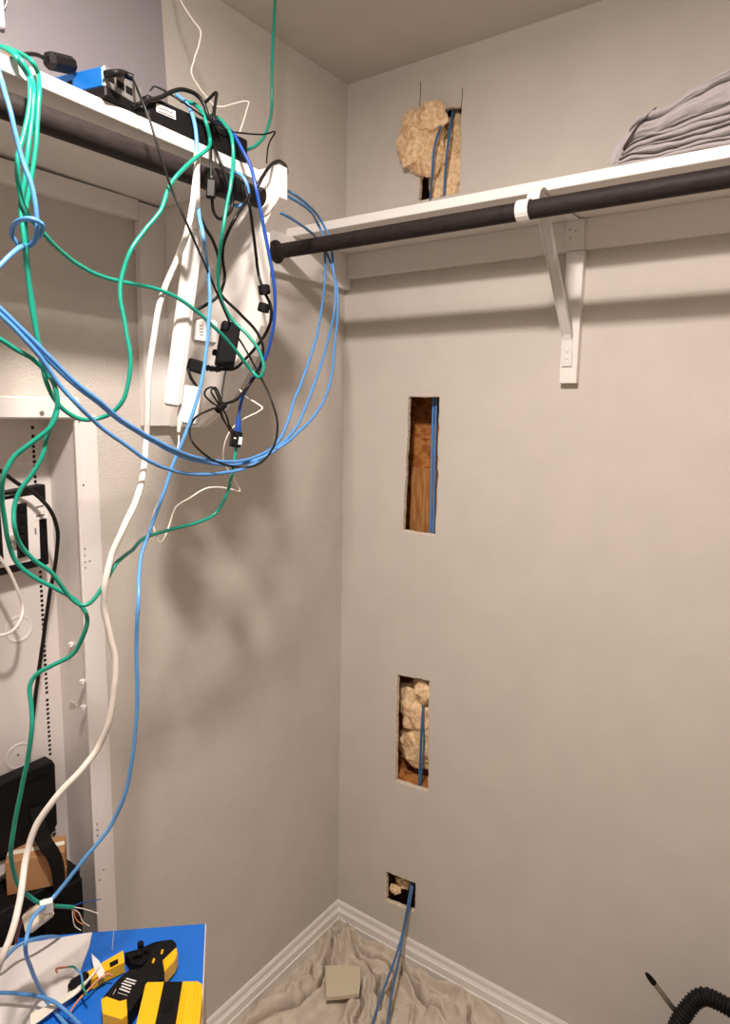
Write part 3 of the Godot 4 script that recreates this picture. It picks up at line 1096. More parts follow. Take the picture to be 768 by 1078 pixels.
	single("drop_cloth", st, M.canvas, "crumpled beige canvas drop cloth bunched into the floor corner", "drop cloth")
	# square piece cut out of the wall
	var poly := PackedVector2Array()
	for q in [[342, 1017], [356, 1016.5], [379, 1018], [379.5, 1032], [378, 1046], [360, 1049], [343, 1050], [342.5, 1034]]:
		var p := at(q[0], q[1], "y", 0.068)
		poly.append(Vector2(p.x, -p.z))
	st = mb()
	extrude(st, Transform3D(Basis(Vector3.RIGHT, -PI / 2), Vector3(0, 0.064, 0)), poly, 0.0127, 0.001)
	single("drywall_offcut", st, M.chip, "small square drywall offcut lying on the floor cloth", "drywall piece")
	var mid := at(360, 1036, "y", 0.06)
	st = mb()
	for k in 60:
		var a := rng.randf() * TAU
		var r := 0.05 + rng.randf() * 0.05
		var p := Vector3(mid.x + cos(a) * r, 0, mid.z + sin(a) * r)
		var best := 1e9
		var hh := 0.05
		for i in range(0, N, 2):
			if absf(g[i][0].x - p.x) > 0.006: continue
			for j in range(0, N, 2):
				var dd := Vector2(g[i][j].x - p.x, g[i][j].z - p.z).length()
				if dd < best: best = dd; hh = g[i][j].y
		p.y = hh + 0.0012
		box(st, Transform3D(Basis(Vector3(rng.randf(), rng.randf(), rng.randf()).normalized(), rng.randf() * 3.0), p), Vector3(1, 0.7, 0.8) * rng.randf_range(0.0015, 0.0045))
	var cr := single("drywall_crumbs", st, M.gypsum, "pale drywall crumbs scattered on the floor cloth", "crumbs")
	cr.set_meta("kind", "stuff")

# ---------------------------------------------------------------- boxes on the left shelf
func shelf_devices() -> void:
	# grey door panel leaning on the wall
	var t := thing("door_panel", "pale grey steel cabinet door leaning on the wall behind the network boxes", "panel", Vector3(0.04, shelf_y(1.0), 1.0))
	var lean := Basis(Vector3.BACK, deg_to_rad(4.0))
	var c := Vector3(0.033, shelf_y(1.04) + 0.196, 1.04)
	var st := mb()
	box(st, Transform3D(lean, c), Vector3(0.016, 0.372, 0.86), 0.003)
	part("sheet", st, M.panel_grey, t)
	st = mb()
	var lt := at(-2, 10, "x", 0.05)
	box(st, Transform3D(lean, lt), Vector3(0.012, 0.05, 0.016), 0.003)
	var lat := part("latch", st, M.white_plastic, t, "white latch")
	st = mb()
	tube(st, smooth_path(trace([[6, -6, "x", 0.05], [7, 2, "x", 0.05], [5, 9, "x", 0.048]]), 0.003), 0.0012, 8)
	part("latch_wire", st, M.steel, lat)
	# blue metal box on a black slab
	t = thing("blue_media_converter", "small blue metal network box with grey port plate on the shelf edge", "network box", at(110, 100, "x", 0.2))
	var corner := at(110.5, 90.5, "x", 0.292)
	var yaw := deg_to_rad(-38)
	var bs := Basis(Vector3.UP, yaw)
	# local: x along the blue side away from the corner, z along the port plate away from it
	var along := at(49, 84, "x", 0.19)
	var right := at(150, 113, "x", 0.285)
	var ex := Vector3(along.x - corner.x, 0, along.z - corner.z).normalized()
	var ez := Vector3(-ex.z, 0, ex.x)
	if ez.dot(Vector3(right.x - corner.x, 0, right.z - corner.z)) < 0: ez = -ez
	var hgt := 0.0265
	var frame := Basis(ex, Vector3.UP, ez) if ex.cross(Vector3.UP).dot(ez) > 0 else Basis(ex, Vector3.UP, ez)
	var L := 0.138
	var W := 0.074
	st = mb()
	box(st, Transform3D(frame, corner + ex * (L * 0.5 + 0.003) + ez * W * 0.5 + Vector3(0, hgt * 0.5, 0)), Vector3(L, hgt, W), 0.002)
	part("case", st, M.blue_case, t)
	st = mb()
	box(st, Transform3D(frame, corner + ex * 0.0015 + ez * W * 0.5 + Vector3(0, hgt * 0.5, 0)), Vector3(0.003, hgt, W), 0.0012)
	var pl := part("port_plate", st, M.alu, t)
	for q in [[0.012, 0.011, 0.007], [0.030, 0.013, 0.009], [0.046, 0.013, 0.009]]:
		st = mb()
		box(st, Transform3D(frame, corner - ex * 0.0002 + ez * q[0] + Vector3(0, 0.013, 0)), Vector3(0.001, q[2], q[1]))
		part("port", st, M.black_plastic, pl)
	var lowt := corner.y - shelf_y(corner.z) - 0.0005
	t = thing("black_switch", "flat black network switch under the blue metal box", "network switch", at(120, 110, "x", 0.2))
	st = mb()
	box(st, Transform3D(frame, corner + ex * 0.062 + ez * 0.05 - Vector3(0, lowt * 0.5 + 0.0003, 0)), Vector3(0.13, lowt, 0.105), 0.002)
	part("case", st, M.black_plastic, t)
	# long black router with the white sticker
	t = thing("black_router", "long black network router with a white sticker on the shelf front", "router", Vector3(0.2, SHELF_TOP, 0.75))
	var a := at(156, 120, "x", 0.282)
	var b := at(262, 165, "x", 0.282)
	var top := at(262, 147, "x", 0.282).y
	st = mb()
	span(st, Vector3(0.20, shelf_y(a.z) + 0.0006, b.z), Vector3(0.281, top, a.z), 0.003)
	part("case", st, M.black_plastic, t)
	st = mb()
	for k in 7:
		box(st, Transform3D(Basis(), Vector3(0.265, top, lerpf(a.z, b.z, 0.1 + 0.05 * k))), Vector3(0.02, 0.002, 0.004))
	part("vent_rib", st, M.black_matte, t)
	st = mb()
	face_slab(st, [[164.5, 108.5], [184.5, 117], [185, 126], [165, 117.5]], 0.2818, 0.001)
	part("sticker", st, M.sticker, t)
	st = mb()
	face_slab(st, [[167, 112.3], [182, 118.6], [182, 119.8], [167, 113.5]], 0.2824, 0.0004)
	part("print", st, M.print, t)
	st = mb()
	face_slab(st, [[166.5, 116], [183, 122.8], [183, 124], [166.5, 117.2]], 0.2824, 0.0004)
	part("print", st, M.print, t)
	# second black box behind with an open frame on top
	t = thing("black_adapter", "black power adapter lying behind the long router", "adapter", Vector3(0.15, top, a.z))
	var p := at(160, 94, "x", 0.15)
	st = mb()
	box(st, Transform3D(Basis(Vector3.UP, 0.5), Vector3(p.x, shelf_y(p.z) + 0.0362, p.z)), Vector3(0.055, 0.07, 0.07), 0.004)
	part("body", st, M.black_plastic, t)
	# brick at the far left
	t = thing("power_brick", "small black power brick lying at the blue box's end", "power brick", at(62, 70, "x", 0.15))
	var q0 := at(49, 63, "x", 0.255)
	var q1 := at(77, 69.5, "x", 0.24)
	st = mb()
	var m := (q0 + q1) * 0.5
	var d := q1 - q0
	var dx := d.normalized()
	var dn := dx.cross(Vector3.UP).normalized()
	box(st, Transform3D(Basis(dx, dn.cross(dx), dn), m), Vector3(d.length(), 0.020, 0.022), 0.006)
	part("body", st, M.black_plastic, t)
	st = mb()
	tube(st, smooth_path(PackedVector3Array([m - dx * d.length() * 0.5, at(40, 58, "x", 0.262), at(28, 57, "x", 0.265), at(12, 62, "x", 0.265)])), 0.0026, 8)
	part("lead", st, M.black_cord, t)
	# the brick rests on a stub of black packing behind the blue box
	st = mb()
	var low := m.y - 0.0098
	var e := q1 - dx * 0.008
	span(st, Vector3(e.x - 0.035, shelf_y(e.z) + 0.001, e.z - 0.035), Vector3(e.x - 0.006, low, e.z - 0.004), 0.002)
	single("black_block", st, M.black_matte, "small black block behind the blue metal box, under the power brick", "block")

# ---------------------------------------------------------------- power strip with its plugs
func power_strip() -> void:
	var a := at(205, 239, "x", 0.288)
	var b := at(180.5, 428, "x", 0.260)
	var up := (a - b).normalized()
	var n := (EYE - (a + b) * 0.5)
	n = (n - up * n.dot(up)).normalized()
	var r := up.cross(n).normalized()
	var fr := Basis(r, up, n)
	var L := (a - b).length()
	var t := thing("power_strip", "white power strip hanging upright with its plugs facing the corner", "power strip", b)
	var st := mb()
	var m := (a + b) * 0.5 - n * 0.024
	box(st, Transform3D(fr, m), Vector3(0.0245, L, 0.048), 0.004)
	part("case", st, M.white_plastic, t)
	st = mb()
	box(st, Transform3D(fr, m + r * 0.0125), Vector3(0.004, L * 0.96, 0.040), 0.0015)
	part("outlet_face", st, M.trim, t)
	st = mb()
	box(st, Transform3D(fr, m - r * 0.0118), Vector3(0.002, L * 0.98, 0.036), 0.0008)
	part("back_cover", st, M.cream_plastic, t)
	var e := m + r * 0.0145
	# white adapter, higher up
	var c := at(216, 349, "x", 0.260)
	t = thing("white_charger", "white cube charger with a printed label plugged into the power strip", "charger", c)
	st = mb()
	box(st, Transform3D(fr * Basis(Vector3.BACK, 0.05), c - n * 0.02 - r * 0.0005), Vector3(0.039, 0.041, 0.046), 0.005)
	part("body", st, M.white_plastic, t)
	st = mb()
	for k in 4:
		box(st, Transform3D(fr, c + n * 0.0034 - r * (0.008 - 0.001 * k) + up * (0.008 - k * 0.005)), Vector3(0.006, 0.0012, 0.0004))
	part("print", st, M.print, t)
	# black adapter next to it
	c = at(240, 363, "x", 0.270)
	t = thing("black_charger", "black ridged power adapter plugged beside the white cube charger", "charger", c)
	var fb := fr * Basis(Vector3.BACK, -0.03)
	st = mb()
	box(st, Transform3D(fb, c - n * 0.015), Vector3(0.032, 0.077, 0.038), 0.003)
	part("body", st, M.black_plastic, t)
	st = mb()
	for k in 4:
		box(st, Transform3D(fb, c - n * 0.015 + fb.x * (0.0152 if k % 2 == 0 else -0.0152) + n * (0.008 if k < 2 else -0.006)), Vector3(0.0016, 0.058, 0.004), 0.0006)
	box(st, Transform3D(fb, c + n * 0.0034 + fb.x * 0.004), Vector3(0.002, 0.07, 0.001))
	part("rib", st, M.black_matte, t)
	st = mb()
	box(st, Transform3D(fb, c - fb.x * 0.017 - fb.y * 0.016 - n * 0.02), Vector3(0.012, 0.01, 0.02), 0.002)
	part("foot", st, M.black_plastic, t)
	# black plug
	c = at(206.5, 385, "x", 0.265)
	t = thing("black_plug", "black angled plug in the power strip below the white cube", "plug", c)
	st = mb()
	box(st, Transform3D(fr * Basis(Vector3.BACK, -0.12), c - n * 0.018), Vector3(0.028, 0.021, 0.028), 0.003)
	part("body", st, M.black_plastic, t)
	st = mb()
	var q := smooth_path(trace([[213, 386, "x", 0.260], [222, 388, "x", 0.255], [231, 389, "x", 0.255]]), 0.002)
	for i in q.size(): pass
	tube(st, q, 0.0045, 10)
	for k in 4:
		var pp := q[int(lerpf(2, q.size() - 3, k / 3.0))]
		lathe(st, Transform3D(fr * Basis(Vector3.BACK, PI / 2 - 0.15), pp), [Vector2(0.0044, -0.0015), Vector2(0.0058, -0.001), Vector2(0.0058, 0.001), Vector2(0.0044, 0.0015)], 10)
	part("strain_relief", st, M.black_plastic, t)
	# white adapter at the bottom
	c = at(200, 427, "x", 0.267)
	t = thing("white_charger", "tall plain white charger at the power strip's lower end", "charger", c)
	st = mb()
	box(st, Transform3D(fr * Basis(Vector3.BACK, 0.03), c - n * 0.016), Vector3(0.0365, 0.064, 0.038), 0.004)
	part("body", st, M.white_plastic, t)
	st = mb()
	lathe(st, Transform3D(fr, at(189, 447, "x", 0.263)), [Vector2(0.0, -0.012), Vector2(0.003, -0.012), Vector2(0.0042, 0.0), Vector2(0.0042, 0.008)], 12)
	part("strain_relief", st, M.white_plastic, t)

# ---------------------------------------------------------------- cables
func cable(called: String, label: String, list: Array, r: float, m: Material, group := "", step := 0.005) -> Node3D:
	var p := smooth_path(trace(list), step)
	# slight unevenness of a hanging cable
	for i in p.size():
		var k := 0.0007 if r > 0.0022 else 0.0004
		p[i] += Vector3(bump_noise.get_noise_1d(i * 2.1 + called.length() * 31.0), bump_noise.get_noise_1d(i * 2.3 + 500.0), bump_noise.get_noise_1d(i * 1.9 + 900.0)) * k
	var t := thing(called, label, "cable", p[0], group)
	var st := mb()
	tube(st, p, r, 10)
	part("jacket", st, m, t)
	return t

func band(parent: Node3D, called: String, px: float, py: float, ax: String, v: float, px2: float, py2: float, r: float, m: Material, label := "") -> void:
	var st := mb()
	tube(st, PackedVector3Array([at(px, py, ax, v), at(px2, py2, ax, v)]), r, 12)
	part(called, st, m, parent, label)

func cables() -> void:
	bump_noise.seed = 4
	bump_noise.frequency = 0.05
	var H := 0.325
	# ---- green
	cable("network_cable", "dark green network cable dropping from the ceiling to the router", [[292, -60, "x", 0.16], [289.5, 0, "x", 0.16], [287, 50], [286, 90], [286, 112, "x", 0.16], [283, 130], [277, 145], [268, 154, "x", 0.250], [258, 158, "x", 0.265]], 0.0031, M.green)
	var g := cable("network_cable", "green cable with an orange band, crossing the power strip and turning back", [
		[-8, 42, "x", 0.250], [2, 50, "x", 0.265], [16, 60, "x", 0.295], [29, 79, "x", 0.295], [32, 92, "x", 0.312], [30.5, 115, "x", 0.316], [24, 145, "x", 0.318], [18, 167, "x", 0.32], [19, 190], [24, 215], [32, 229], [43, 243, "x", 0.335], [69, 269], [95, 286], [129, 297], [160, 303, "x", 0.285],
		[183, 311.5], [206, 327, "x", 0.295], [229, 348, "x", 0.297], [250, 371, "x", 0.295], [266, 392, "z", 0.650], [273, 397.5, "z", 0.649], [277.5, 390, "z", 0.647], [274, 372], [260, 352], [243, 335, "x", 0.275], [233, 316], [229.5, 294], [230.5, 271], [234.5, 243, "x", 0.327], [238.5, 218], [243.5, 190, "x", 0.33], [245.5, 165, "x", 0.315], [244.5, 148, "x", 0.310], [240, 136, "x", 0.288], [232, 126, "x", 0.265], [222, 121, "x", 0.240]], 0.003, M.green)
	band(g, "orange_band", 5, 50.5, "x", 0.222, 17, 58, 0.0052, M.orange, "orange band round the cable")
	cable("network_cable", "green cable hooked over the rod, looping below the shelf beside the white cord", [
		[190, 106, "x", 0.240], [202, 108.5, "x", 0.255], [211, 116, "x", 0.275], [217, 130, "x", 0.295], [221, 147, "x", 0.29], [218, 157, "x", 0.318], [205, 167, "x", 0.325], [190, 181, "x", 0.33], [178, 197, "x", 0.33], [169, 222], [152, 243], [138, 263, "x", 0.33], [129, 288], [126.5, 310, "x", 0.325], [133, 350], [137.5, 378], [135, 402], [129.5, 421], [117, 435], [104, 440.5, "x", 0.31], [90, 442], [75.5, 437], [63, 427], [54, 414], [47, 397, "x", 0.31], [43, 375], [38, 345], [32, 305], [28.5, 275], [27, 250, "x", 0.315], [27, 222], [31, 198], [37, 160, "x", 0.318], [40, 120, "x", 0.316], [41.3, 95, "x", 0.312], [40, 77, "x", 0.29], [34, 66, "x", 0.300], [20, 56, "x", 0.265], [4, 50, "x", 0.250]], 0.003, M.green)
	var gp := cable("network_cable", "green cable hanging down past the cabinet to stripped wire ends by the white tag", [
		[8, 50, "x", 0.255], [22, 64, "x", 0.300], [33, 82, "x", 0.3], [35.5, 102, "x", 0.314], [33.5, 127, "x", 0.316], [29, 160, "x", 0.318], [25.5, 190], [22, 215], [25, 250, "x", 0.32], [29, 285], [33.5, 325], [41, 362], [51, 390], [58.5, 410, "x", 0.32], [60, 432], [52, 451], [32, 467], [15, 481], [4, 500, "x", 0.30], [2, 525], [5, 549], [11, 578], [20, 595], [36, 608], [60, 620], [78, 631, "x", 0.30], [89, 643], [92, 654], [88, 668], [76, 689, "x", 0.29], [54, 701], [37, 711], [31.5, 721], [33, 742], [33.5, 767, "x", 0.28], [28.5, 803], [22, 833], [15, 870], [12, 890, "x", 0.25], [12.5, 908], [19, 931], [30, 943], [41, 950, "x", 0.225], [54, 953.5], [77, 955, "x", 0.225]], 0.0031, M.green)
	for w in [[[[76, 954.5], [84, 951], [94, 949], [106, 946.5]], M.blue_dark, "blue_wire"], [[[76, 955], [84, 956], [94, 958.5], [105, 962.5]], M.white_thin, "white_wire"], [[[76, 956], [77, 968], [79, 975], [85, 979.5]], M.white_thin, "white_wire"], [[[77, 957], [83, 961], [87, 970], [94, 975]], M.white_thin, "white_wire"], [[[77, 957], [79, 965], [82, 970], [87, 973]], M.orange, "orange_wire"], [[[77, 957], [83, 964], [88, 965.5]], M.brown_wire, "brown_wire"]]:
		var li := []
		for q in w[0]: li.append([q[0], q[1], "x", 0.225])
		var st := mb()
		tube(st, smooth_path(trace(li), 0.003), 0.0008, 6)
		part(w[2], st, w[1], gp)
	var gc := cable("network_cable", "green cable from above the cabinet swinging up into the black coupler", [
		[-6, 354, "x", 0.33], [0, 357, "x", 0.33], [16, 368], [34, 378], [49, 392, "x", 0.325], [57, 405], [61, 424], [55, 444], [49.5, 460, "x", 0.315], [45.5, 477], [36, 496], [22, 515], [15, 534], [15, 554, "x", 0.31], [21.5, 573], [34, 588], [53, 602], [65, 617], [75, 630, "x", 0.312], [84, 636.5], [92, 636.5], [99, 631], [109, 616], [121, 595, "x", 0.325], [140, 578], [151, 567, "x", 0.260], [177, 558], [208, 550], [226, 541, "x", 0.265], [237, 524], [242.5, 506], [247, 482], [248.5, 470, "x", 0.275]], 0.0029, M.green)
	# ---- light blue
	cable("network_cable", "light blue cable falling from the router past the power strip to the white tag", [
		[186, 100, "x", 0.230], [196, 109, "x", 0.265], [202, 120, "x", 0.288], [206.5, 140, "x", 0.300], [207.5, 164, "x", 0.306], [207.8, 190, "x", 0.308], [209, 222, "x", 0.315], [214, 250, "x", 0.346], [218, 280, "x", 0.303], [221, 312], [219.5, 340], [215.5, 382, "x", 0.303], [209, 414], [198, 449, "x", 0.290], [183, 487], [170, 525], [157, 560, "x", 0.260], [148, 587], [145.5, 633, "x", 0.32], [143.5, 681], [144.5, 735, "x", 0.31], [139.5, 797], [131, 837], [116, 870, "x", 0.27], [88, 905], [57, 944, "x", 0.23], [45, 955, "x", 0.24], [34, 967.5], [27, 992, "x", 0.28], [33, 1020], [47, 1049, "y", CARTON_TOP + 0.01], [62, 1070, "y", CARTON_TOP + 0.008], [72, 1082, "y", CARTON_TOP + 0.008], [90, 1105, "y", CARTON_TOP + 0.008]], 0.003, M.blue_light)
	cable("network_cable", "light blue cable knotted round the green bundle below the shelf", [
		[-12, 40, "x", 0.310], [0, 81, "x", 0.315], [10, 114, "x", 0.335], [23, 166], [34, 198], [38, 226, "x", 0.345], [38.5, 246, "x", 0.34], [33, 258], [22, 259, "x", 0.305], [13, 250, "x", 0.305], [13.5, 239], [22, 231.5, "x", 0.335], [34, 230.5, "x", 0.35], [44, 236, "x", 0.35], [43.5, 246, "x", 0.335], [33, 256, "x", 0.31], [18, 262, "x", 0.335], [0, 280, "x", 0.34], [-20, 300, "x", 0.34]], 0.0029, M.blue_mid)
	# ring over the rod
	var ring := []
	for k in 25:
		var a := TAU * k / 24.0 - 1.0
		ring.append(Vector3(0.2845 + cos(a) * 0.0245, 1.963 + sin(a) * 0.0245, 0.66 + 0.018 * sin(a * 0.5 + 0.5)))
	var rp := smooth_path(PackedVector3Array(ring), 0.004)
	var rt := thing("network_cable", "short light blue cable loop wound once round the rod end", "cable", rp[0])
	var rs := mb()
	tube(rs, rp, 0.003, 10)
	part("jacket", rs, M.blue_light, rt)
	# ---- big blue loops
	var gl := "blue cables hanging in wide loops"
	cable("network_cable", "blue looped cable passing up behind the rod, the middle one of three", [
		[-30, 296, "x", 0.331], [0, 325, "x", 0.333], [26, 349.5], [52, 375.5, "x", 0.336], [78, 401], [104, 422, "x", 0.338], [125, 440], [147, 454], [187, 475, "x", 0.322], [216, 483.5], [247, 486, "d", 1.170], [270, 480.5], [289, 469, "d", 1.264], [301, 449], [309, 423, "d", 1.333], [318.5, 399], [328, 371], [333.5, 352, "d", 1.42], [338, 328], [341.5, 298, "z", 0.26], [342, 270, "z", 0.258], [339, 246, "z", 0.258], [334, 235, "z", 0.27], [325, 221, "d", 1.42], [307, 209, "d", 1.34], [296, 204, "d", 1.319], [285, 203, "d", 1.305]], 0.0029, M.blue_mid, gl)
	cable("network_cable", "blue looped cable passing up behind the rod, sagging the lowest of three", [
		[-30, 304, "x", 0.332], [0, 332, "x", 0.334], [21, 352], [42, 375.5, "x", 0.337], [62, 404], [83, 427.5, "x", 0.339], [104, 448], [130, 467], [156, 485, "x", 0.324], [182, 495.5], [208, 499.5], [234, 498, "d", 1.150], [257.5, 493], [281, 479, "d", 1.230], [296, 467], [311, 451, "d", 1.291], [320, 432], [330, 406, "d", 1.36], [339, 380], [346, 354], [351, 332, "z", 0.27], [353, 308, "z", 0.26], [351, 285, "z", 0.256], [349, 262, "z", 0.256], [346.5, 250, "z", 0.258], [337, 231, "z", 0.28], [323, 215, "d", 1.42], [307, 203.5, "d", 1.34], [296, 199, "d", 1.319], [285, 198, "d", 1.305]], 0.0029, M.blue_mid, gl)
	cable("network_cable", "blue cable hanging in a wide loop that ends against the white shelf support", [
		[-30, 300, "x", 0.328], [0, 329, "x", 0.331], [27, 354], [53, 381, "x", 0.334], [78, 404.5], [104, 425, "x", 0.336], [126, 443], [148, 457], [187, 478.5, "x", 0.319], [216, 487], [248, 489, "d", 1.190], [275, 482], [300, 467, "d", 1.24], [315, 454], [328, 441, "d", 1.32], [341, 421], [348, 399, "d", 1.42], [352, 364], [355.5, 326, "z", 0.27], [354.5, 302, "z", 0.26], [350, 284, "z", 0.256], [343, 265, "z", 0.256], [333, 251, "z", 0.258], [325, 243, "d", 1.46], [311, 233, "d", 1.380], [297, 225, "d", 1.333], [288, 222, "d", 1.312]], 0.0029, M.blue_mid, gl)
	# ---- dark blue patch lead into the coupler
	var db := cable("network_cable", "deep blue patch cable running down the support panel into the black coupler", [
		[228, 128, "x", 0.250], [238, 134, "x", 0.275], [246, 142, "x", 0.290], [255, 158, "x", 0.308], [263.5, 174, "x", 0.322], [269, 196, "x", 0.335], [274, 222, "x", 0.338], [280, 252], [285, 278], [289, 305, "z", 0.638], [289, 330], [286.5, 350], [279, 377], [264, 401, "z", 0.640], [254, 422], [250.5, 444, "x", 0.275]], 0.003, M.blue_dark)
	var bp := trace([[251, 438, "x", 0.275], [250, 458, "x", 0.275]])
	var st := mb()
	tube(st, PackedVector3Array([bp[0], bp[0].lerp(bp[1], 0.25), bp[0].lerp(bp[1], 0.3), bp[0].lerp(bp[1], 0.55), bp[0].lerp(bp[1], 0.6), bp[1]]), 0.006, 12, 1.0, PackedFloat32Array([0.0036, 0.0045, 0.0054, 0.0054, 0.0064, 0.0062]))
	part("boot", st, M.blue_dark, db)
	var cc := at(248, 462.5, "x", 0.275)
	var ct := thing("cable_coupler", "black square cable coupler with a white sticker hanging on the patch cables", "coupler", cc)
	var cf := facing(cc, -8, 25)
	st = mb()
	box(st, cf, Vector3(0.017, 0.027, 0.020), 0.0015)
	part("body", st, M.black_plastic, ct)
	st = mb()
	box(st, cf * Transform3D(Basis(), Vector3(0.0058, -0.002, 0.0102)), Vector3(0.006, 0.013, 0.0006))
	part("sticker", st, M.sticker, ct)
	st = mb()
	box(st, cf * Transform3D(Basis(), Vector3(-0.004, 0.001, 0.0102)), Vector3(0.004, 0.0022, 0.0006))
	part("print", st, M.sticker, ct)
	# ---- black
	var kc := cable("black_cable", "thin black cord from the blue box crossing the power strip into a round loop", [
		[139, 82, "x", 0.275], [146, 98, "x", 0.31], [156, 122, "x", 0.325], [166.5, 156, "x", 0.335], [181, 200], [199, 241, "x", 0.355], [220.5, 290, "x", 0.300], [237, 329, "x", 0.290], [247, 350, "x", 0.263], [256, 364, "z", 0.637], [271, 391, "z", 0.643], [285, 420, "z", 0.653], [292, 448], [286.5, 473, "z", 0.660], [271, 489], [250, 491.5, "x", 0.315], [224, 484], [203, 466, "x", 0.310], [199.5, 452], [206, 439], [221, 431.5, "x", 0.295], [232, 428.5, "x", 0.287]], 0.0018, M.black_cord)
	st = mb()
	var jp := smooth_path(trace([[111, 78, "x", 0.295], [122, 77, "x", 0.312], [132, 78.5, "x", 0.27], [140, 82, "x", 0.275]]), 0.003)
	tube(st, jp, 0.0048, 12)
	part("barrel_plug", st, M.black_plastic, kc)
	cable("black_cable", "black cord from the rod end down to the strip's upper outlet", [[262, 205, "x", 0.322], [258, 213, "x", 0.325], [246, 232, "x", 0.328], [235, 259], [234.5, 275], [236.5, 292, "x", 0.270], [230, 311], [218, 320], [204, 328, "x", 0.260]], 0.0027, M.black_cord)
	cable("black_cable", "black cord coming from behind the rod, sweeping right past the adapter to the cord bow", [[206, 205, "x", 0.308], [209, 224, "x", 0.312], [216, 240, "x", 0.317], [224, 253], [231, 277], [231, 307, "x", 0.270], [251, 329], [269, 348, "z", 0.643], [277, 366], [273, 388], [262, 405, "z", 0.644], [249, 420], [234, 426, "x", 0.283]], 0.0026, M.black_cord)
	var kv := cable("black_cable", "black cord with two strap ties hanging in front of the white support panel", [[258, 196, "x", 0.316], [262, 215, "x", 0.325], [266, 240], [269, 265], [272, 288, "z", 0.633], [277, 305], [284.5, 322, "z", 0.634], [284.5, 339], [276, 357, "z", 0.635], [260, 376], [247, 388, "x", 0.260], [231, 389, "x", 0.255]], 0.0027, M.black_cord)
	for q in [[278, 305, 8, 38], [277.5, 324, -14, 70]]:
		var f := facing(at(q[0], q[1], "x", 0.33), q[2], q[3] - 60)
		st = mb()
		lathe(st, f, [Vector2(0.0085, -0.006), Vector2(0.0098, -0.006), Vector2(0.0098, 0.006), Vector2(0.0085, 0.006), Vector2(0.0085, -0.006)], 18)
		part("strap_tie", st, M.black_matte, kv)
	var ku := cable("black_cable", "black cord with a square plug folded in a short loop over the rod", [[213, 110, "x", 0.250], [221, 103, "x", 0.265], [227, 97.5, "x", 0.275], [226.5, 108, "x", 0.288], [225, 128, "x", 0.300], [224.5, 146, "x", 0.275], [229, 164, "x", 0.315], [236.5, 184, "x", 0.322], [242, 200], [244.5, 216, "x", 0.325], [239, 227], [230, 230], [224.5, 222], [222.8, 206, "x", 0.325]], 0.0025, M.black_cord)
	st = mb()
	var uf := facing(at(222, 199, "x", 0.325), -3, 10)
	box(st, uf, Vector3(0.014, 0.028, 0.010), 0.002)
	box(st, uf * Transform3D(Basis(), Vector3(0, 0.017, 0)), Vector3(0.008, 0.008, 0.007), 0.002)
	part("plug", st, M.black_plastic, ku)
	cable("black_cable", "thin black cord running straight down in front of the router to the square plug", [[225, 112, "x", 0.290], [223, 145, "x", 0.275], [222, 166, "x", 0.318], [222, 190, "x", 0.324]], 0.002, M.black_cord)
	cable("black_cable", "black cord arching over the long router's top from the blue box", [[139, 113, "x", 0.285], [150, 108, "x", 0.286], [170, 102, "x", 0.286], [181, 96.5, "x", 0.280], [193, 94.5, "x", 0.275], [206, 99, "x", 0.275], [214, 108, "x", 0.280], [219, 122, "x", 0.286], [230, 138, "x", 0.290]], 0.0032, M.black_cord)
	cable("black_cable", "thin black cord across the long router, sticking out beyond its end", [[158, 95, "x", 0.16], [168, 93, "x", 0.26], [190, 106, "x", 0.288], [216, 124, "x", 0.290], [242, 138, "x", 0.290], [254, 140], [277, 141.5], [289.5, 139.3, "x", 0.275], [284, 149], [281.5, 158], [280.5, 172, "x", 0.255]], 0.0014, M.black_cord, "", 0.002)
	cable("black_cable", "short black cord bent over the nose of the white support panel", [[268, 203, "x", 0.314], [273, 192, "x", 0.318], [280, 180, "x", 0.316], [286, 173, "x", 0.31], [293, 169.8, "x", 0.30], [300, 174, "x", 0.27], [302, 182, "x", 0.22]], 0.003, M.black_cord)
	# cord bow with its tie
	var bt := thing("cord_bow", "thin black cord folded into a bow and tied above the coupler", "cord", at(232, 429, "x", 0.285))
	var loops := [
		[[232, 429], [222, 423], [215.5, 416], [217, 410], [224, 408], [228.5, 416], [232, 428]],
		[[232, 429], [226, 419], [222, 412], [226.5, 408], [230, 414], [234, 427]],
		[[231, 430], [233, 438], [239, 448], [243, 455]],
		[[233, 429], [238, 437], [241, 447], [245.5, 454]],
		[[232, 430], [235, 441], [241, 451], [244, 456]],
	]
	for lp in loops:
		var li := []
		for k in lp.size(): li.append([lp[k][0], lp[k][1], "x", 0.285 + 0.004 * sin(k * 1.3)])
		st = mb()
		tube(st, smooth_path(trace(li), 0.003), 0.0016, 8)
		part("strand", st, M.black_cord, bt)
	st = mb()
	tube(st, trace([[228.5, 432, "x", 0.287], [236, 426, "x", 0.287]]), 0.006, 12)
	part("twist_tie", st, M.black_matte, bt)
	cable("black_cable", "thin black cord from the black adapter down to the cord bow", [[239, 384, "x", 0.260], [236.5, 395, "x", 0.265], [234, 410], [233, 426, "x", 0.280]], 0.0016, M.black_cord)
	cable("black_cable", "black cord leaving the angled plug down to the tall white charger", [[198, 388, "x", 0.260], [201, 398, "x", 0.265], [208, 409, "x", 0.267]], 0.0026, M.black_cord)
	# cabinet cord
	cable("black_cable", "black cord hanging inside the wall cabinet across the wiring module", [[-20, 486, "x", -0.03], [0, 496, "x", -0.03], [19, 509], [38, 521, "x", -0.03], [53, 537], [60, 556], [60, 578, "x", -0.03], [57, 602], [53, 621], [50, 640, "x", -0.04], [43, 691], [37, 735], [33, 770, "x", -0.045], [29, 800], [20, 840, "x", -0.045]], 0.0036, M.black_cord)
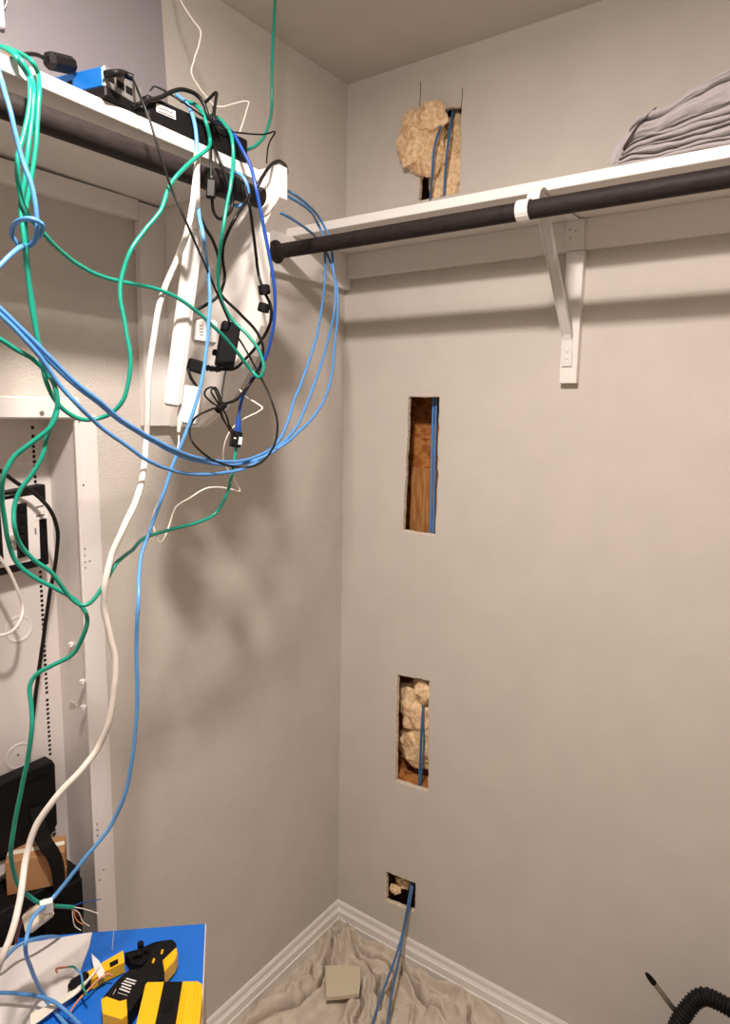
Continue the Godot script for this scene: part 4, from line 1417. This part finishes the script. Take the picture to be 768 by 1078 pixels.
	cable("white_cable", "thin white cord looping in the cabinet under the wiring module", [[-12, 575, "x", -0.03], [0, 588, "x", -0.03], [10, 602], [19, 622], [24, 638, "x", -0.03], [21, 654], [12, 665], [-2, 669, "x", -0.03], [-14, 664, "x", -0.03]], 0.003, M.white_cord)
	# ---- white
	cable("white_cable", "thick white power cord hanging from the rod past the cabinet to the carton", [
		[208, 160, "x", 0.30], [207.5, 168, "x", 0.312], [206.5, 180, "x", 0.318], [205, 197, "x", 0.32], [202, 220, "x", 0.322], [196.5, 246, "x", 0.321], [187, 271, "x", 0.277], [176, 296], [168, 321, "x", 0.280], [161, 360], [156, 399, "x", 0.275], [155, 440], [153.5, 467, "x", 0.265], [150, 501], [143, 527], [131, 553, "x", 0.335], [117, 586], [111, 612, "x", 0.33], [109.5, 640], [116, 671], [121, 692, "x", 0.325], [120.5, 722], [114, 762], [102, 789, "x", 0.30], [85.5, 811], [61, 837, "x", 0.28], [40, 866], [28, 900, "x", 0.26], [22, 942], [13, 980, "x", 0.30], [0, 1014, "x", 0.30], [-20, 1060, "y", CARTON_TOP + 0.02]], 0.0046, M.white_cord)
	cable("white_cable", "short white cord from the strip's top up to the rod", [[205, 242, "x", 0.282], [207, 225, "x", 0.305], [207.5, 205, "x", 0.324], [207.3, 185, "x", 0.32], [207, 168, "x", 0.308], [207, 160, "x", 0.298]], 0.0044, M.white_cord)
	cable("white_wire", "thin white wire running down the wall above the router with a sharp kink", [[183, -25, "x", 0.06], [190, 0, "x", 0.08], [202, 20], [211, 33], [210, 44], [204, 64], [201.5, 77, "x", 0.12], [208, 90], [218, 103], [225, 110.5], [233, 112.5], [245, 109.5], [258, 106.5], [261.3, 107.5, "x", 0.15], [259.5, 116], [256, 128], [252, 140, "x", 0.17]], 0.0015, M.white_thin, "", 0.002)
	cable("white_wire", "thin white wire zigzagging from the tall white charger up behind the coupler", [
		[188.5, 455, "x", 0.260], [187, 472], [180, 495], [171, 520, "x", 0.250], [162.5, 540], [160.5, 550], [163.5, 561], [168, 571.5, "x", 0.245], [172.5, 567], [177, 556], [180.5, 545], [185.5, 533.5], [200, 524], [216, 514.5, "x", 0.240], [231, 513], [245, 515.5], [252.3, 517, "x", 0.240], [248.5, 508], [240, 495], [235.5, 486], [235.5, 471], [242, 454, "x", 0.240], [255, 442], [270, 434.5], [276, 430, "z", 0.625], [270, 424.5], [260, 418.5], [250, 408, "x", 0.235]], 0.0014, M.white_thin, "", 0.002)
	# ---- cables inside the openings
	var gw := "blue cables inside the wall"
	cable("wall_cable", "steel blue cable crossing the insulation bulge above the shelf", [[471, 105, "z", -0.045], [468, 120, "z", 0.0], [462, 138, "z", 0.036], [457, 156, "z", 0.046], [455, 180, "z", 0.034], [452.5, 215, "z", -0.006], [451, 240, "z", -0.012]], 0.0031, M.blue_wall, gw)
	cable("wall_cable", "steel blue cable between the insulation bulge and the cut edge above the shelf", [[478, 105, "z", -0.045], [476, 120, "z", -0.012], [473, 140, "z", 0.012], [470, 165, "z", 0.02], [468, 190, "z", 0.004], [467, 215, "z", -0.006], [466, 240, "z", -0.012]], 0.0031, M.blue_wall, gw)
	cable("wall_cable", "blue cable in the tall opening next to the strand board", [[457.5, 380, "z", -0.04], [456, 425, "z", -0.04], [454.5, 480, "z", -0.04], [452.5, 570, "z", -0.04], [451, 600, "z", -0.04]], 0.0033, M.blue_mid, gw)
	cable("wall_cable", "blue cable in the tall opening next to the painted cut edge", [[460, 380, "z", -0.036], [459, 425, "z", -0.036], [457.5, 480, "z", -0.037], [455.5, 570, "z", -0.036], [454, 600, "z", -0.036]], 0.003, M.blue_mid, gw)
	cable("wall_cable", "thicker dark blue cable in front of the cream insulation", [[446, 720, "z", -0.03], [445, 745, "z", -0.024], [443.5, 768, "z", -0.022], [442, 800, "z", -0.022], [441, 824, "z", -0.022], [440.5, 845, "z", -0.024]], 0.0032, M.blue_wall, gw)
	cable("wall_cable", "thinner dark blue cable in front of the cream insulation", [[446, 735, "z", -0.026], [445.5, 755, "z", -0.022], [446, 780, "z", -0.022], [445, 800, "z", -0.022], [442.5, 824, "z", -0.022], [442, 845, "z", -0.024]], 0.0028, M.blue_wall, gw)
	cable("wall_cable", "dark blue cable from the square opening, landing nearer the drywall offcut", [[434, 920, "z", -0.05], [432.5, 932, "z", -0.015], [429, 953, "z", 0.012], [424, 980, "z", 0.03], [416, 1008, "z", 0.085], [406, 1035, "z", 0.15], [390, 1082, "z", 0.25], [376, 1125, "y", 0.09], [356, 1160, "y", 0.08]], 0.0031, M.blue_wall, gw)
	cable("wall_cable", "dark blue cable from the square opening, landing farther from the drywall offcut", [[436, 920, "z", -0.05], [434, 934, "z", -0.012], [430.5, 955, "z", 0.016], [425, 980, "z", 0.04], [418, 1018, "z", 0.115], [412, 1048, "z", 0.18], [407, 1082, "z", 0.25], [403, 1125, "y", 0.09], [398, 1160, "y", 0.08]], 0.0031, M.blue_wall, gw)
	# paper tag wrapped round the two cables
	var tg := thing("cable_tag", "white paper tag clipped round the green and light blue cables", "tag", at(48, 954, "x", 0.232))
	st = mb()
	box(st, facing(at(49, 954, "x", 0.236), 4, 25, 20), Vector3(0.018, 0.020, 0.010), 0.001)
	part("flag", st, M.sticker, tg)
	st = mb()
	box(st, facing(at(40, 964, "x", 0.215), 38, 0, -35), Vector3(0.046, 0.028, 0.016), 0.003)
	part("sleeve", st, M.cream_plastic, tg)
	cable("brown_wire", "brown wire curving behind the white paper tag", [[42, 953, "x", 0.2], [33, 956], [25, 965, "x", 0.19], [20, 978], [17, 992, "x", 0.17]], 0.0022, M.brown_wire)

# ---------------------------------------------------------------- carton with tools
func on_carton(px: float, py: float, lift := 0.0) -> Vector3:
	return at(px, py, "y", CARTON_TOP + lift)

# slab standing on the carton: outline seen at its top height
func top_slab(st: SurfaceTool, corners: Array, low: float, high: float, bevel := 0.0) -> void:
	var poly := PackedVector2Array()
	for q in corners:
		var p := on_carton(q[0], q[1], high)
		poly.append(Vector2(p.x, -p.z))
	extrude(st, Transform3D(Basis(Vector3.RIGHT, -PI / 2), Vector3(0, CARTON_TOP + (low + high) * 0.5, 0)), poly, high - low, bevel)

func carton_and_tools() -> void:
	var A := on_carton(217, 971.5)
	var u := Vector3(-0.733, 0, 0.680)
	var v := Vector3(0.733, 0, 0.680)
	var W := 0.335
	var D := 0.32
	var mid := A + u * W * 0.5 + v * D * 0.5
	var fr := Basis(u, Vector3.UP, v)
	if fr.determinant() < 0: fr = Basis(-u, Vector3.UP, v)
	var t := thing("carton", "tall white carton with a glossy blue lid under the yellow tools", "carton", Vector3(mid.x, 0, mid.z))
	var st := mb()
	box(st, Transform3D(fr, Vector3(mid.x, (CARTON_TOP - 0.006 + 0.075) * 0.5, mid.z)), Vector3(W - 0.006, CARTON_TOP - 0.006 - 0.075, D - 0.006), 0.001)
	part("body", st, M.carton_white, t)
	st = mb()
	box(st, Transform3D(fr, Vector3(mid.x, CARTON_TOP - 0.0038, mid.z)), Vector3(W, 0.0044, D), 0.0006)
	part("lid_edge", st, M.paper, t)
	st = mb()
	box(st, Transform3D(fr, Vector3(mid.x, CARTON_TOP - 0.0008, mid.z)), Vector3(W - 0.004, 0.0016, D - 0.004), 0.0002)
	part("lid", st, M.carton_blue, t)
	st = mb()
	tube(st, PackedVector3Array([on_carton(120, 977, 0.0004), on_carton(118, 1000, 0.0004)]), 0.0005, 5)
	part("lid_crease", st, M.paper, t)
	for k in 4:
		st = mb()
		box(st, Transform3D(fr, mid + u * (W * 0.5 - 0.03) * (1 if k % 2 == 0 else -1) + v * (D * 0.5 - 0.03) * (1 if k < 2 else -1) + Vector3(0, 0.0375 - mid.y, 0)), Vector3(0.04, 0.075, 0.04), 0.002)
		part("foot_block", st, M.carton_white, t)
	# white sheet
	st = mb()
	top_slab(st, [[-40, 1004], [0, 997.5], [40, 990.5], [97, 981], [94, 996], [88, 1012], [84, 1024], [78, 1044], [60, 1060], [30, 1078], [-20, 1095], [-70, 1090]], 0.0004, 0.0024, 0.0004)
	single("white_sheet", st, M.paper, "white card sheet lying on the blue lid among loose cables", "sheet")
	# ratchet crimper
	t = thing("crimping_tool", "open black and yellow ratchet crimping tool lying on the blue lid", "crimping tool", on_carton(150, 1030))
	st = mb()
	top_slab(st, [[109, 1049], [124, 1031], [136, 1021], [149, 1019], [158, 1008], [160, 999], [172, 990], [181, 989], [185.5, 993], [186, 999], [174, 1018], [171, 1030], [160, 1037], [149, 1047], [137, 1064], [126, 1066]], 0.002, 0.028, 0.003)
	part("lower_handle", st, M.black_plastic, t)
	st = mb()
	top_slab(st, [[106.5, 1052], [112, 1049], [126, 1054], [133, 1052], [134, 1068], [128, 1073], [108, 1067]], 0.001, 0.030, 0.004)
	part("end_cap", st, M.yellow, t)
	st = mb()
	top_slab(st, [[171, 1010], [185.5, 996], [187, 1003], [184, 1010], [173, 1022]], 0.004, 0.031, 0.002)
	part("grip_pad", st, M.yellow, t)
	for q in [[161.5, 1011.5, 38], [170.5, 1002, 38]]:
		st = mb()
		box(st, Transform3D(fr * Basis(Vector3.UP, deg_to_rad(-8)), on_carton(q[0], q[1], 0.029)), Vector3(0.0035, 0.003, 0.010), 0.001)
		part("inlay", st, M.yellow, t)
	st = mb()
	for k in 5:
		var a := on_carton(131 - k * 1.6, 1029.5 + k * 2.7, 0.0284)
		var b := on_carton(145 - k * 1.9, 1033.5 + k * 2.9, 0.0284)
		if k == 2: b = a.lerp(b, 0.8)
		var dd := b - a
		box(st, Transform3D(Basis(dd.normalized(), Vector3.UP, dd.normalized().cross(Vector3.UP)), (a + b) * 0.5), Vector3(dd.length() * (0.75 + 0.08 * (k % 3)), 0.0004, 0.0022))
	part("print", st, M.sticker, t)
	st = mb()
	for q in [[[124, 1045], [134, 1048]], [[122, 1041], [119, 1047]]]:
		tube(st, PackedVector3Array([on_carton(q[0][0], q[0][1], 0.0284), on_carton(q[1][0], q[1][1], 0.0284)]), 0.0004, 5)
	part("print", st, M.sticker, t)
	st = mb()
	top_slab(st, [[131, 1003], [146, 999], [162, 992], [172, 990], [166, 1004], [156, 1010], [148, 1016], [139, 1014]], 0.003, 0.022, 0.002)
	var head := part("jaw", st, M.black_matte, t)
	for q in [[148, 997, 0.0055], [154, 1004, 0.004], [147, 1008, 0.005], [141, 1010, 0.004]]:
		st = mb()
		lathe(st, Transform3D(Basis(), on_carton(q[0], q[1], 0.02)), [Vector2(q[2], 0.0), Vector2(q[2], 0.008), Vector2(q[2] * 0.7, 0.010), Vector2(0, 0.010)], 16)
		part("pivot", st, M.black_plastic, head)
	st = mb()
	top_slab(st, [[92, 1023], [108, 1013], [129.5, 1000.5], [131, 1013], [112, 1022], [97, 1031], [91, 1029]], 0.003, 0.022, 0.003)
	var uh := part("upper_handle", st, M.yellow, t)
	st = mb()
	top_slab(st, [[115, 1013.5], [124, 1009], [124.5, 1014], [116, 1018.5]], 0.020, 0.0228, 0.0004)
	part("window", st, M.black_matte, uh)
	st = mb()
	top_slab(st, [[71, 1036], [74, 1030], [90, 1020.5], [96, 1024], [95, 1032], [84, 1040], [75, 1042]], 0.003, 0.022, 0.003)
	part("grip_end", st, M.black_plastic, uh)
	st = mb()
	tube(st, PackedVector3Array([on_carton(117, 1070, 0.01), on_carton(119, 1080, 0.008), on_carton(120, 1092, 0.008)]), 0.0035, 8)
	part("red_tip", st, M.red, t)
	# yellow and black cable stripper box
	t = thing("yellow_tool_case", "yellow plastic tool case with a broad black band on the blue lid", "tool case", on_carton(180, 1060))
	st = mb()
	top_slab(st, [[155, 1034], [208, 1033], [212.5, 1036], [213, 1043], [208, 1100], [139, 1100], [144, 1075], [153, 1037]], 0.001, 0.036, 0.003)
	part("shell", st, M.yellow, t)
	st = mb()
	top_slab(st, [[172.5, 1032.5], [192, 1032.5], [181, 1101], [158, 1101]], 0.0008, 0.0385, 0.0015)
	var bnd := part("band", st, M.black_plastic, t)
	st = mb()
	top_slab(st, [[174, 1052], [184, 1052], [181, 1066], [171, 1066]], 0.037, 0.0392, 0.0003)
	part("embossed_plate", st, M.black_matte, bnd)
	st = mb()
	top_slab(st, [[193.5, 1036], [196.5, 1036], [188, 1100], [184, 1100]], 0.034, 0.0385, 0.001)
	top_slab(st, [[205, 1035.5], [208.5, 1035.5], [204, 1100], [200, 1100]], 0.034, 0.0385, 0.001)
	part("rail", st, M.yellow, t)
	# loose ends
	var sb := mb()
	for k in 9:
		var off := k * 1.3
		var p := smooth_path(trace([[104 - off * 0.7, 1018 + off * 0.9, "y", CARTON_TOP + 0.026], [90 - off * 0.8, 1034 + off, "y", CARTON_TOP + 0.024 - 0.0008 * k], [72 - off, 1046 + off * 1.2, "y", CARTON_TOP + 0.016], [50 - off * 0.6, 1060 + off * 1.2, "y", CARTON_TOP + 0.012], [32, 1068 + off * 1.2, "y", CARTON_TOP + 0.009]]), 0.006)
		tube(sb, p, 0.0019, 6)
	var lw := single("wire_bundle", sb, M.cream_plastic, "cream wire offcuts lying in a bundle beside the crimping tool", "wires")
	sb = mb()
	tube(sb, smooth_path(trace([[118, 1027, "y", CARTON_TOP + 0.02], [114, 1025, "y", CARTON_TOP + 0.024], [104, 1031, "y", CARTON_TOP + 0.022], [92, 1043, "y", CARTON_TOP + 0.02], [80, 1056, "y", CARTON_TOP + 0.014], [72, 1068, "y", CARTON_TOP + 0.012]]), 0.004), 0.0016, 8)
	single("copper_wire", sb, M.copper_wire, "pale copper coloured wire curling over the cream offcuts", "wire")
	t = thing("wire_curl", "green and blue twisted wire curl on the white sheet", "wire", on_carton(75, 1022))
	for w in [[[[60, 1024], [59, 1020], [63, 1019], [72, 1018]], M.copper_wire, "bare_end"], [[[72, 1018], [77, 1017.5], [81, 1021]], M.green, "green_wire"], [[[80, 1020], [85, 1025], [87, 1036]], M.blue_mid, "blue_wire"], [[[86, 1035], [88, 1041], [92, 1048]], M.green, "green_wire"]]:
		var li := []
		for q in w[0]: li.append([q[0], q[1], "y", CARTON_TOP + 0.03])
		st = mb()
		tube(st, smooth_path(trace(li), 0.003), 0.0017, 8)
		part(w[2], st, w[1], t)
	st = mb()
	top_slab(st, [[96, 1003], [104, 1011], [110, 1022], [110, 1028], [104, 1030], [98, 1016]], 0.022, 0.0235, 0.0003)
	single("paper_scrap", st, M.sticker, "curved white paper scrap across the yellow handle", "paper")
	cable("network_cable", "blue cable end lying across the white sheet on the carton", [[-20, 1046, "y", CARTON_TOP + 0.03], [0, 1045.5, "y", CARTON_TOP + 0.03], [20, 1046], [38, 1048, "y", CARTON_TOP + 0.03], [57, 1055], [76, 1070, "y", CARTON_TOP + 0.018], [95, 1092, "y", CARTON_TOP + 0.012]], 0.003, M.blue_mid)
	cable("network_cable", "blue cable end arching behind the white sheet's far edge", [[-6, 1022, "y", CARTON_TOP + 0.02], [6, 1008, "y", CARTON_TOP + 0.04], [18, 996], [37, 988, "y", CARTON_TOP + 0.045], [56, 986, "y", CARTON_TOP + 0.02], [70, 988, "y", CARTON_TOP - 0.02]], 0.003, M.blue_mid)

# ---------------------------------------------------------------- tool bag at the lower right
func tool_bag() -> void:
	var h0 := at(712, 1082, "d", 1.27)
	var t := thing("tool_bag", "black tool bag with a ribbed rubber carrying handle", "tool bag", Vector3(1.07, 0, 0.24))
	var list := [[706, 1100, "d", 1.27], [713, 1079, "d", 1.27], [722, 1064, "d", 1.27], [733, 1052, "d", 1.27], [742, 1049, "d", 1.265], [753, 1053, "d", 1.26], [770, 1062, "d", 1.25], [800, 1078, "d", 1.24], [812, 1092, "d", 1.24], [815, 1112, "d", 1.24]]
	var p := smooth_path(trace(list), 0.0011)
	var rad := PackedFloat32Array()
	var acc := 0.0
	for i in p.size():
		if i > 0: acc += p[i].distance_to(p[i - 1])
		rad.append(0.0148 + 0.0015 * sin(acc / 0.0066 * TAU))
	var st := mb()
	tube(st, p, 0.015, 20, 1.0, rad)
	part("handle", st, M.black_plastic, t, "black ribbed rubber handle")
	var a := p[0]
	var b := p[p.size() - 1]
	var low := minf(a.y, b.y)
	var mid := Vector3((a.x + b.x) * 0.5, 0, (a.z + b.z) * 0.5)
	var dir := Vector3(b.x - a.x, 0, b.z - a.z)
	var ln := dir.length()
	dir = dir.normalized()
	var fr := Basis(dir, Vector3.UP, dir.cross(Vector3.UP))
	st = mb()
	box(st, Transform3D(fr, Vector3(mid.x, (low - 0.06) * 0.5 + 0.002, mid.z)), Vector3(ln + 0.08, low - 0.06, 0.18), 0.02)
	part("body", st, M.black_matte, t)
	for q in [a, b]:
		st = mb()
		box(st, Transform3D(fr, Vector3(q.x, low - 0.04, q.z)), Vector3(0.03, 0.10, 0.012), 0.003)
		part("handle_mount", st, M.black_plastic, t)
	# screwdriver standing in the bag
	var s0 := at(679.5, 1024, "d", 1.285)
	var s1 := at(712, 1066, "d", 1.285)
	var d := (s1 - s0).normalized()
	t = thing("screwdriver", "steel screwdriver with a dark tip sticking up out of the tool bag", "screwdriver", s1)
	st = mb()
	var tip := s0 + d * 0.026
	tube(st, PackedVector3Array([tip, s1 + d * 0.04]), 0.0050, 14)
	part("shaft", st, M.steel, t)
	st = mb()
	tube(st, PackedVector3Array([s0, s0 + d * 0.004, s0 + d * 0.012, s0 + d * 0.024, tip]), 0.003, 8, 1.0, PackedFloat32Array([0.0016, 0.0036, 0.0052, 0.0056, 0.0050]))
	part("tip", st, M.black_matte, t)
	st = mb()
	tube(st, PackedVector3Array([s1 + d * 0.035, s1 + d * 0.05, s1 + d * 0.13]), 0.013, 14, 1.0, PackedFloat32Array([0.006, 0.013, 0.014]))
	part("handle", st, M.black_plastic, t)

# ---------------------------------------------------------------- folded cloth on the shelf
func cloth_height(x: float) -> float:
	if x < 0.80: return 0.088 * smoothstep(0.735, 0.805, x)
	return 0.088 + 0.052 * smoothstep(0.79, 1.0, x)

func folded_cloth() -> void:
	var t := thing("folded_cloth", "folded grey cloth stacked in loose layers on the shelf", "cloth", Vector3(0.95, SHELF_TOP, 0.12))
	var nz := FastNoiseLite.new()
	nz.seed = 77
	nz.frequency = 4.0
	var frac := [0.0, 0.085, 0.17, 0.26, 0.34, 0.43, 0.55, 0.84, 1.0]
	var N := 70
	for k in frac.size() - 1:
		var st := mb()
		var x0: float = 0.768 + 0.016 * frac[k] + 0.004 * absf(sin(k * 2.1))
		var front: float = 0.233 - 0.005 * absf(sin(k * 1.7)) - 0.018 * frac[k]
		var rows := []
		for i in N + 1:
			var f := float(i) / N
			var x := x0 + 0.50 * f
			var H := cloth_height(x)
			var wob0 := 0.007 * nz.get_noise_2d(x * 2.2, k * 0.4) * minf(1.0, k * 0.6)
			var wob1 := 0.007 * nz.get_noise_2d(x * 2.2, (k + 1) * 0.4) * minf(1.0, (k + 1) * 0.6)
			var y0: float = SHELF_TOP + 0.0006 + frac[k] * H + wob0
			var y1: float = SHELF_TOP + 0.0006 + frac[k + 1] * H + wob1 - 0.0025
			if y1 < y0 + 0.0015: y1 = y0 + 0.0015
			var zf: float = front + 0.010 * nz.get_noise_2d(x * 2.4, 40.0 + k * 3.0)
			var row := PackedVector3Array()
			var mh := (y0 + y1) * 0.5
			var hh := (y1 - y0) * 0.5
			var bulge := minf(hh * 1.3, 0.012)
			var zb := 0.02 + 0.01 * absf(sin(k * 1.3))
			row.append(Vector3(x, y0, zb))
			row.append(Vector3(x, y0, zf - 0.03))
			for q in 11:
				var a := -PI / 2 + PI * q / 10.0
				var crease := 0.004 * nz.get_noise_2d(x * 3.0 + q * 0.9, q * 0.5 + 11.0 * k) * smoothstep(0.004, 0.012, hh)
				row.append(Vector3(x, mh + hh * sin(a), zf - bulge + bulge * cos(a) + crease))
			row.append(Vector3(x, y1, zf - 0.03))
			row.append(Vector3(x, y1, zb))
			rows.append(row)
		var C: int = rows[0].size()
		for i in N:
			for j in C - 1:
				var cen: Vector3 = (rows[i][0] + rows[i][C - 1]) * 0.5
				cen.z = rows[i][C / 2].z - 0.02
				quad(st, rows[i][j], rows[i + 1][j], rows[i + 1][j + 1], rows[i][j + 1], rows[i][j] + rows[i][j + 1] - cen * 2.0)
		for e in [0, N]:
			var mid: Vector3 = (rows[e][0] + rows[e][C - 1]) * 0.5
			mid.z = 0.12
			var o := Vector3.LEFT if e == 0 else Vector3.RIGHT
			for j in C - 1:
				tri(st, rows[e][j], rows[e][j + 1], mid, o, o, o)
		part("layer", st, M.grey_cloth, t)
	# loose flap of the outer layer turned round the thin end
	var A := []
	for i in 15:
		var f := i / 14.0
		var row := PackedVector3Array()
		for j in 13:
			var g := j / 12.0
			var top := Vector3(0.795 + 0.03 * f, 0.088 + 0.006 * f, 0.205 - 0.03 * (1.0 - f))
			var low := Vector3(0.752 + 0.020 * f, 0.014 - 0.008 * f, 0.214 + 0.016 * f)
			var p := top.lerp(low, g) + Vector3(0, 0, 0.010 * sin(g * PI) + 0.004 * sin(f * 7.0 + g * 2.0))
			p += Vector3(-0.006 * sin(g * PI), 0.004 * nz.get_noise_2d(f * 2.0, g * 2.0), 0)
			p.y += SHELF_TOP
			row.append(p)
		A.append(row)
	var st2 := mb()
	for i in 14:
		for j in 12:
			var dn := Vector3(0.0, 0.0, -0.0018)
			quad(st2, A[i][j], A[i + 1][j], A[i + 1][j + 1], A[i][j + 1], Vector3.BACK)
			quad(st2, A[i][j] + dn, A[i + 1][j] + dn, A[i + 1][j + 1] + dn, A[i][j + 1] + dn, Vector3.FORWARD)
	part("flap", st2, M.grey_cloth, t)
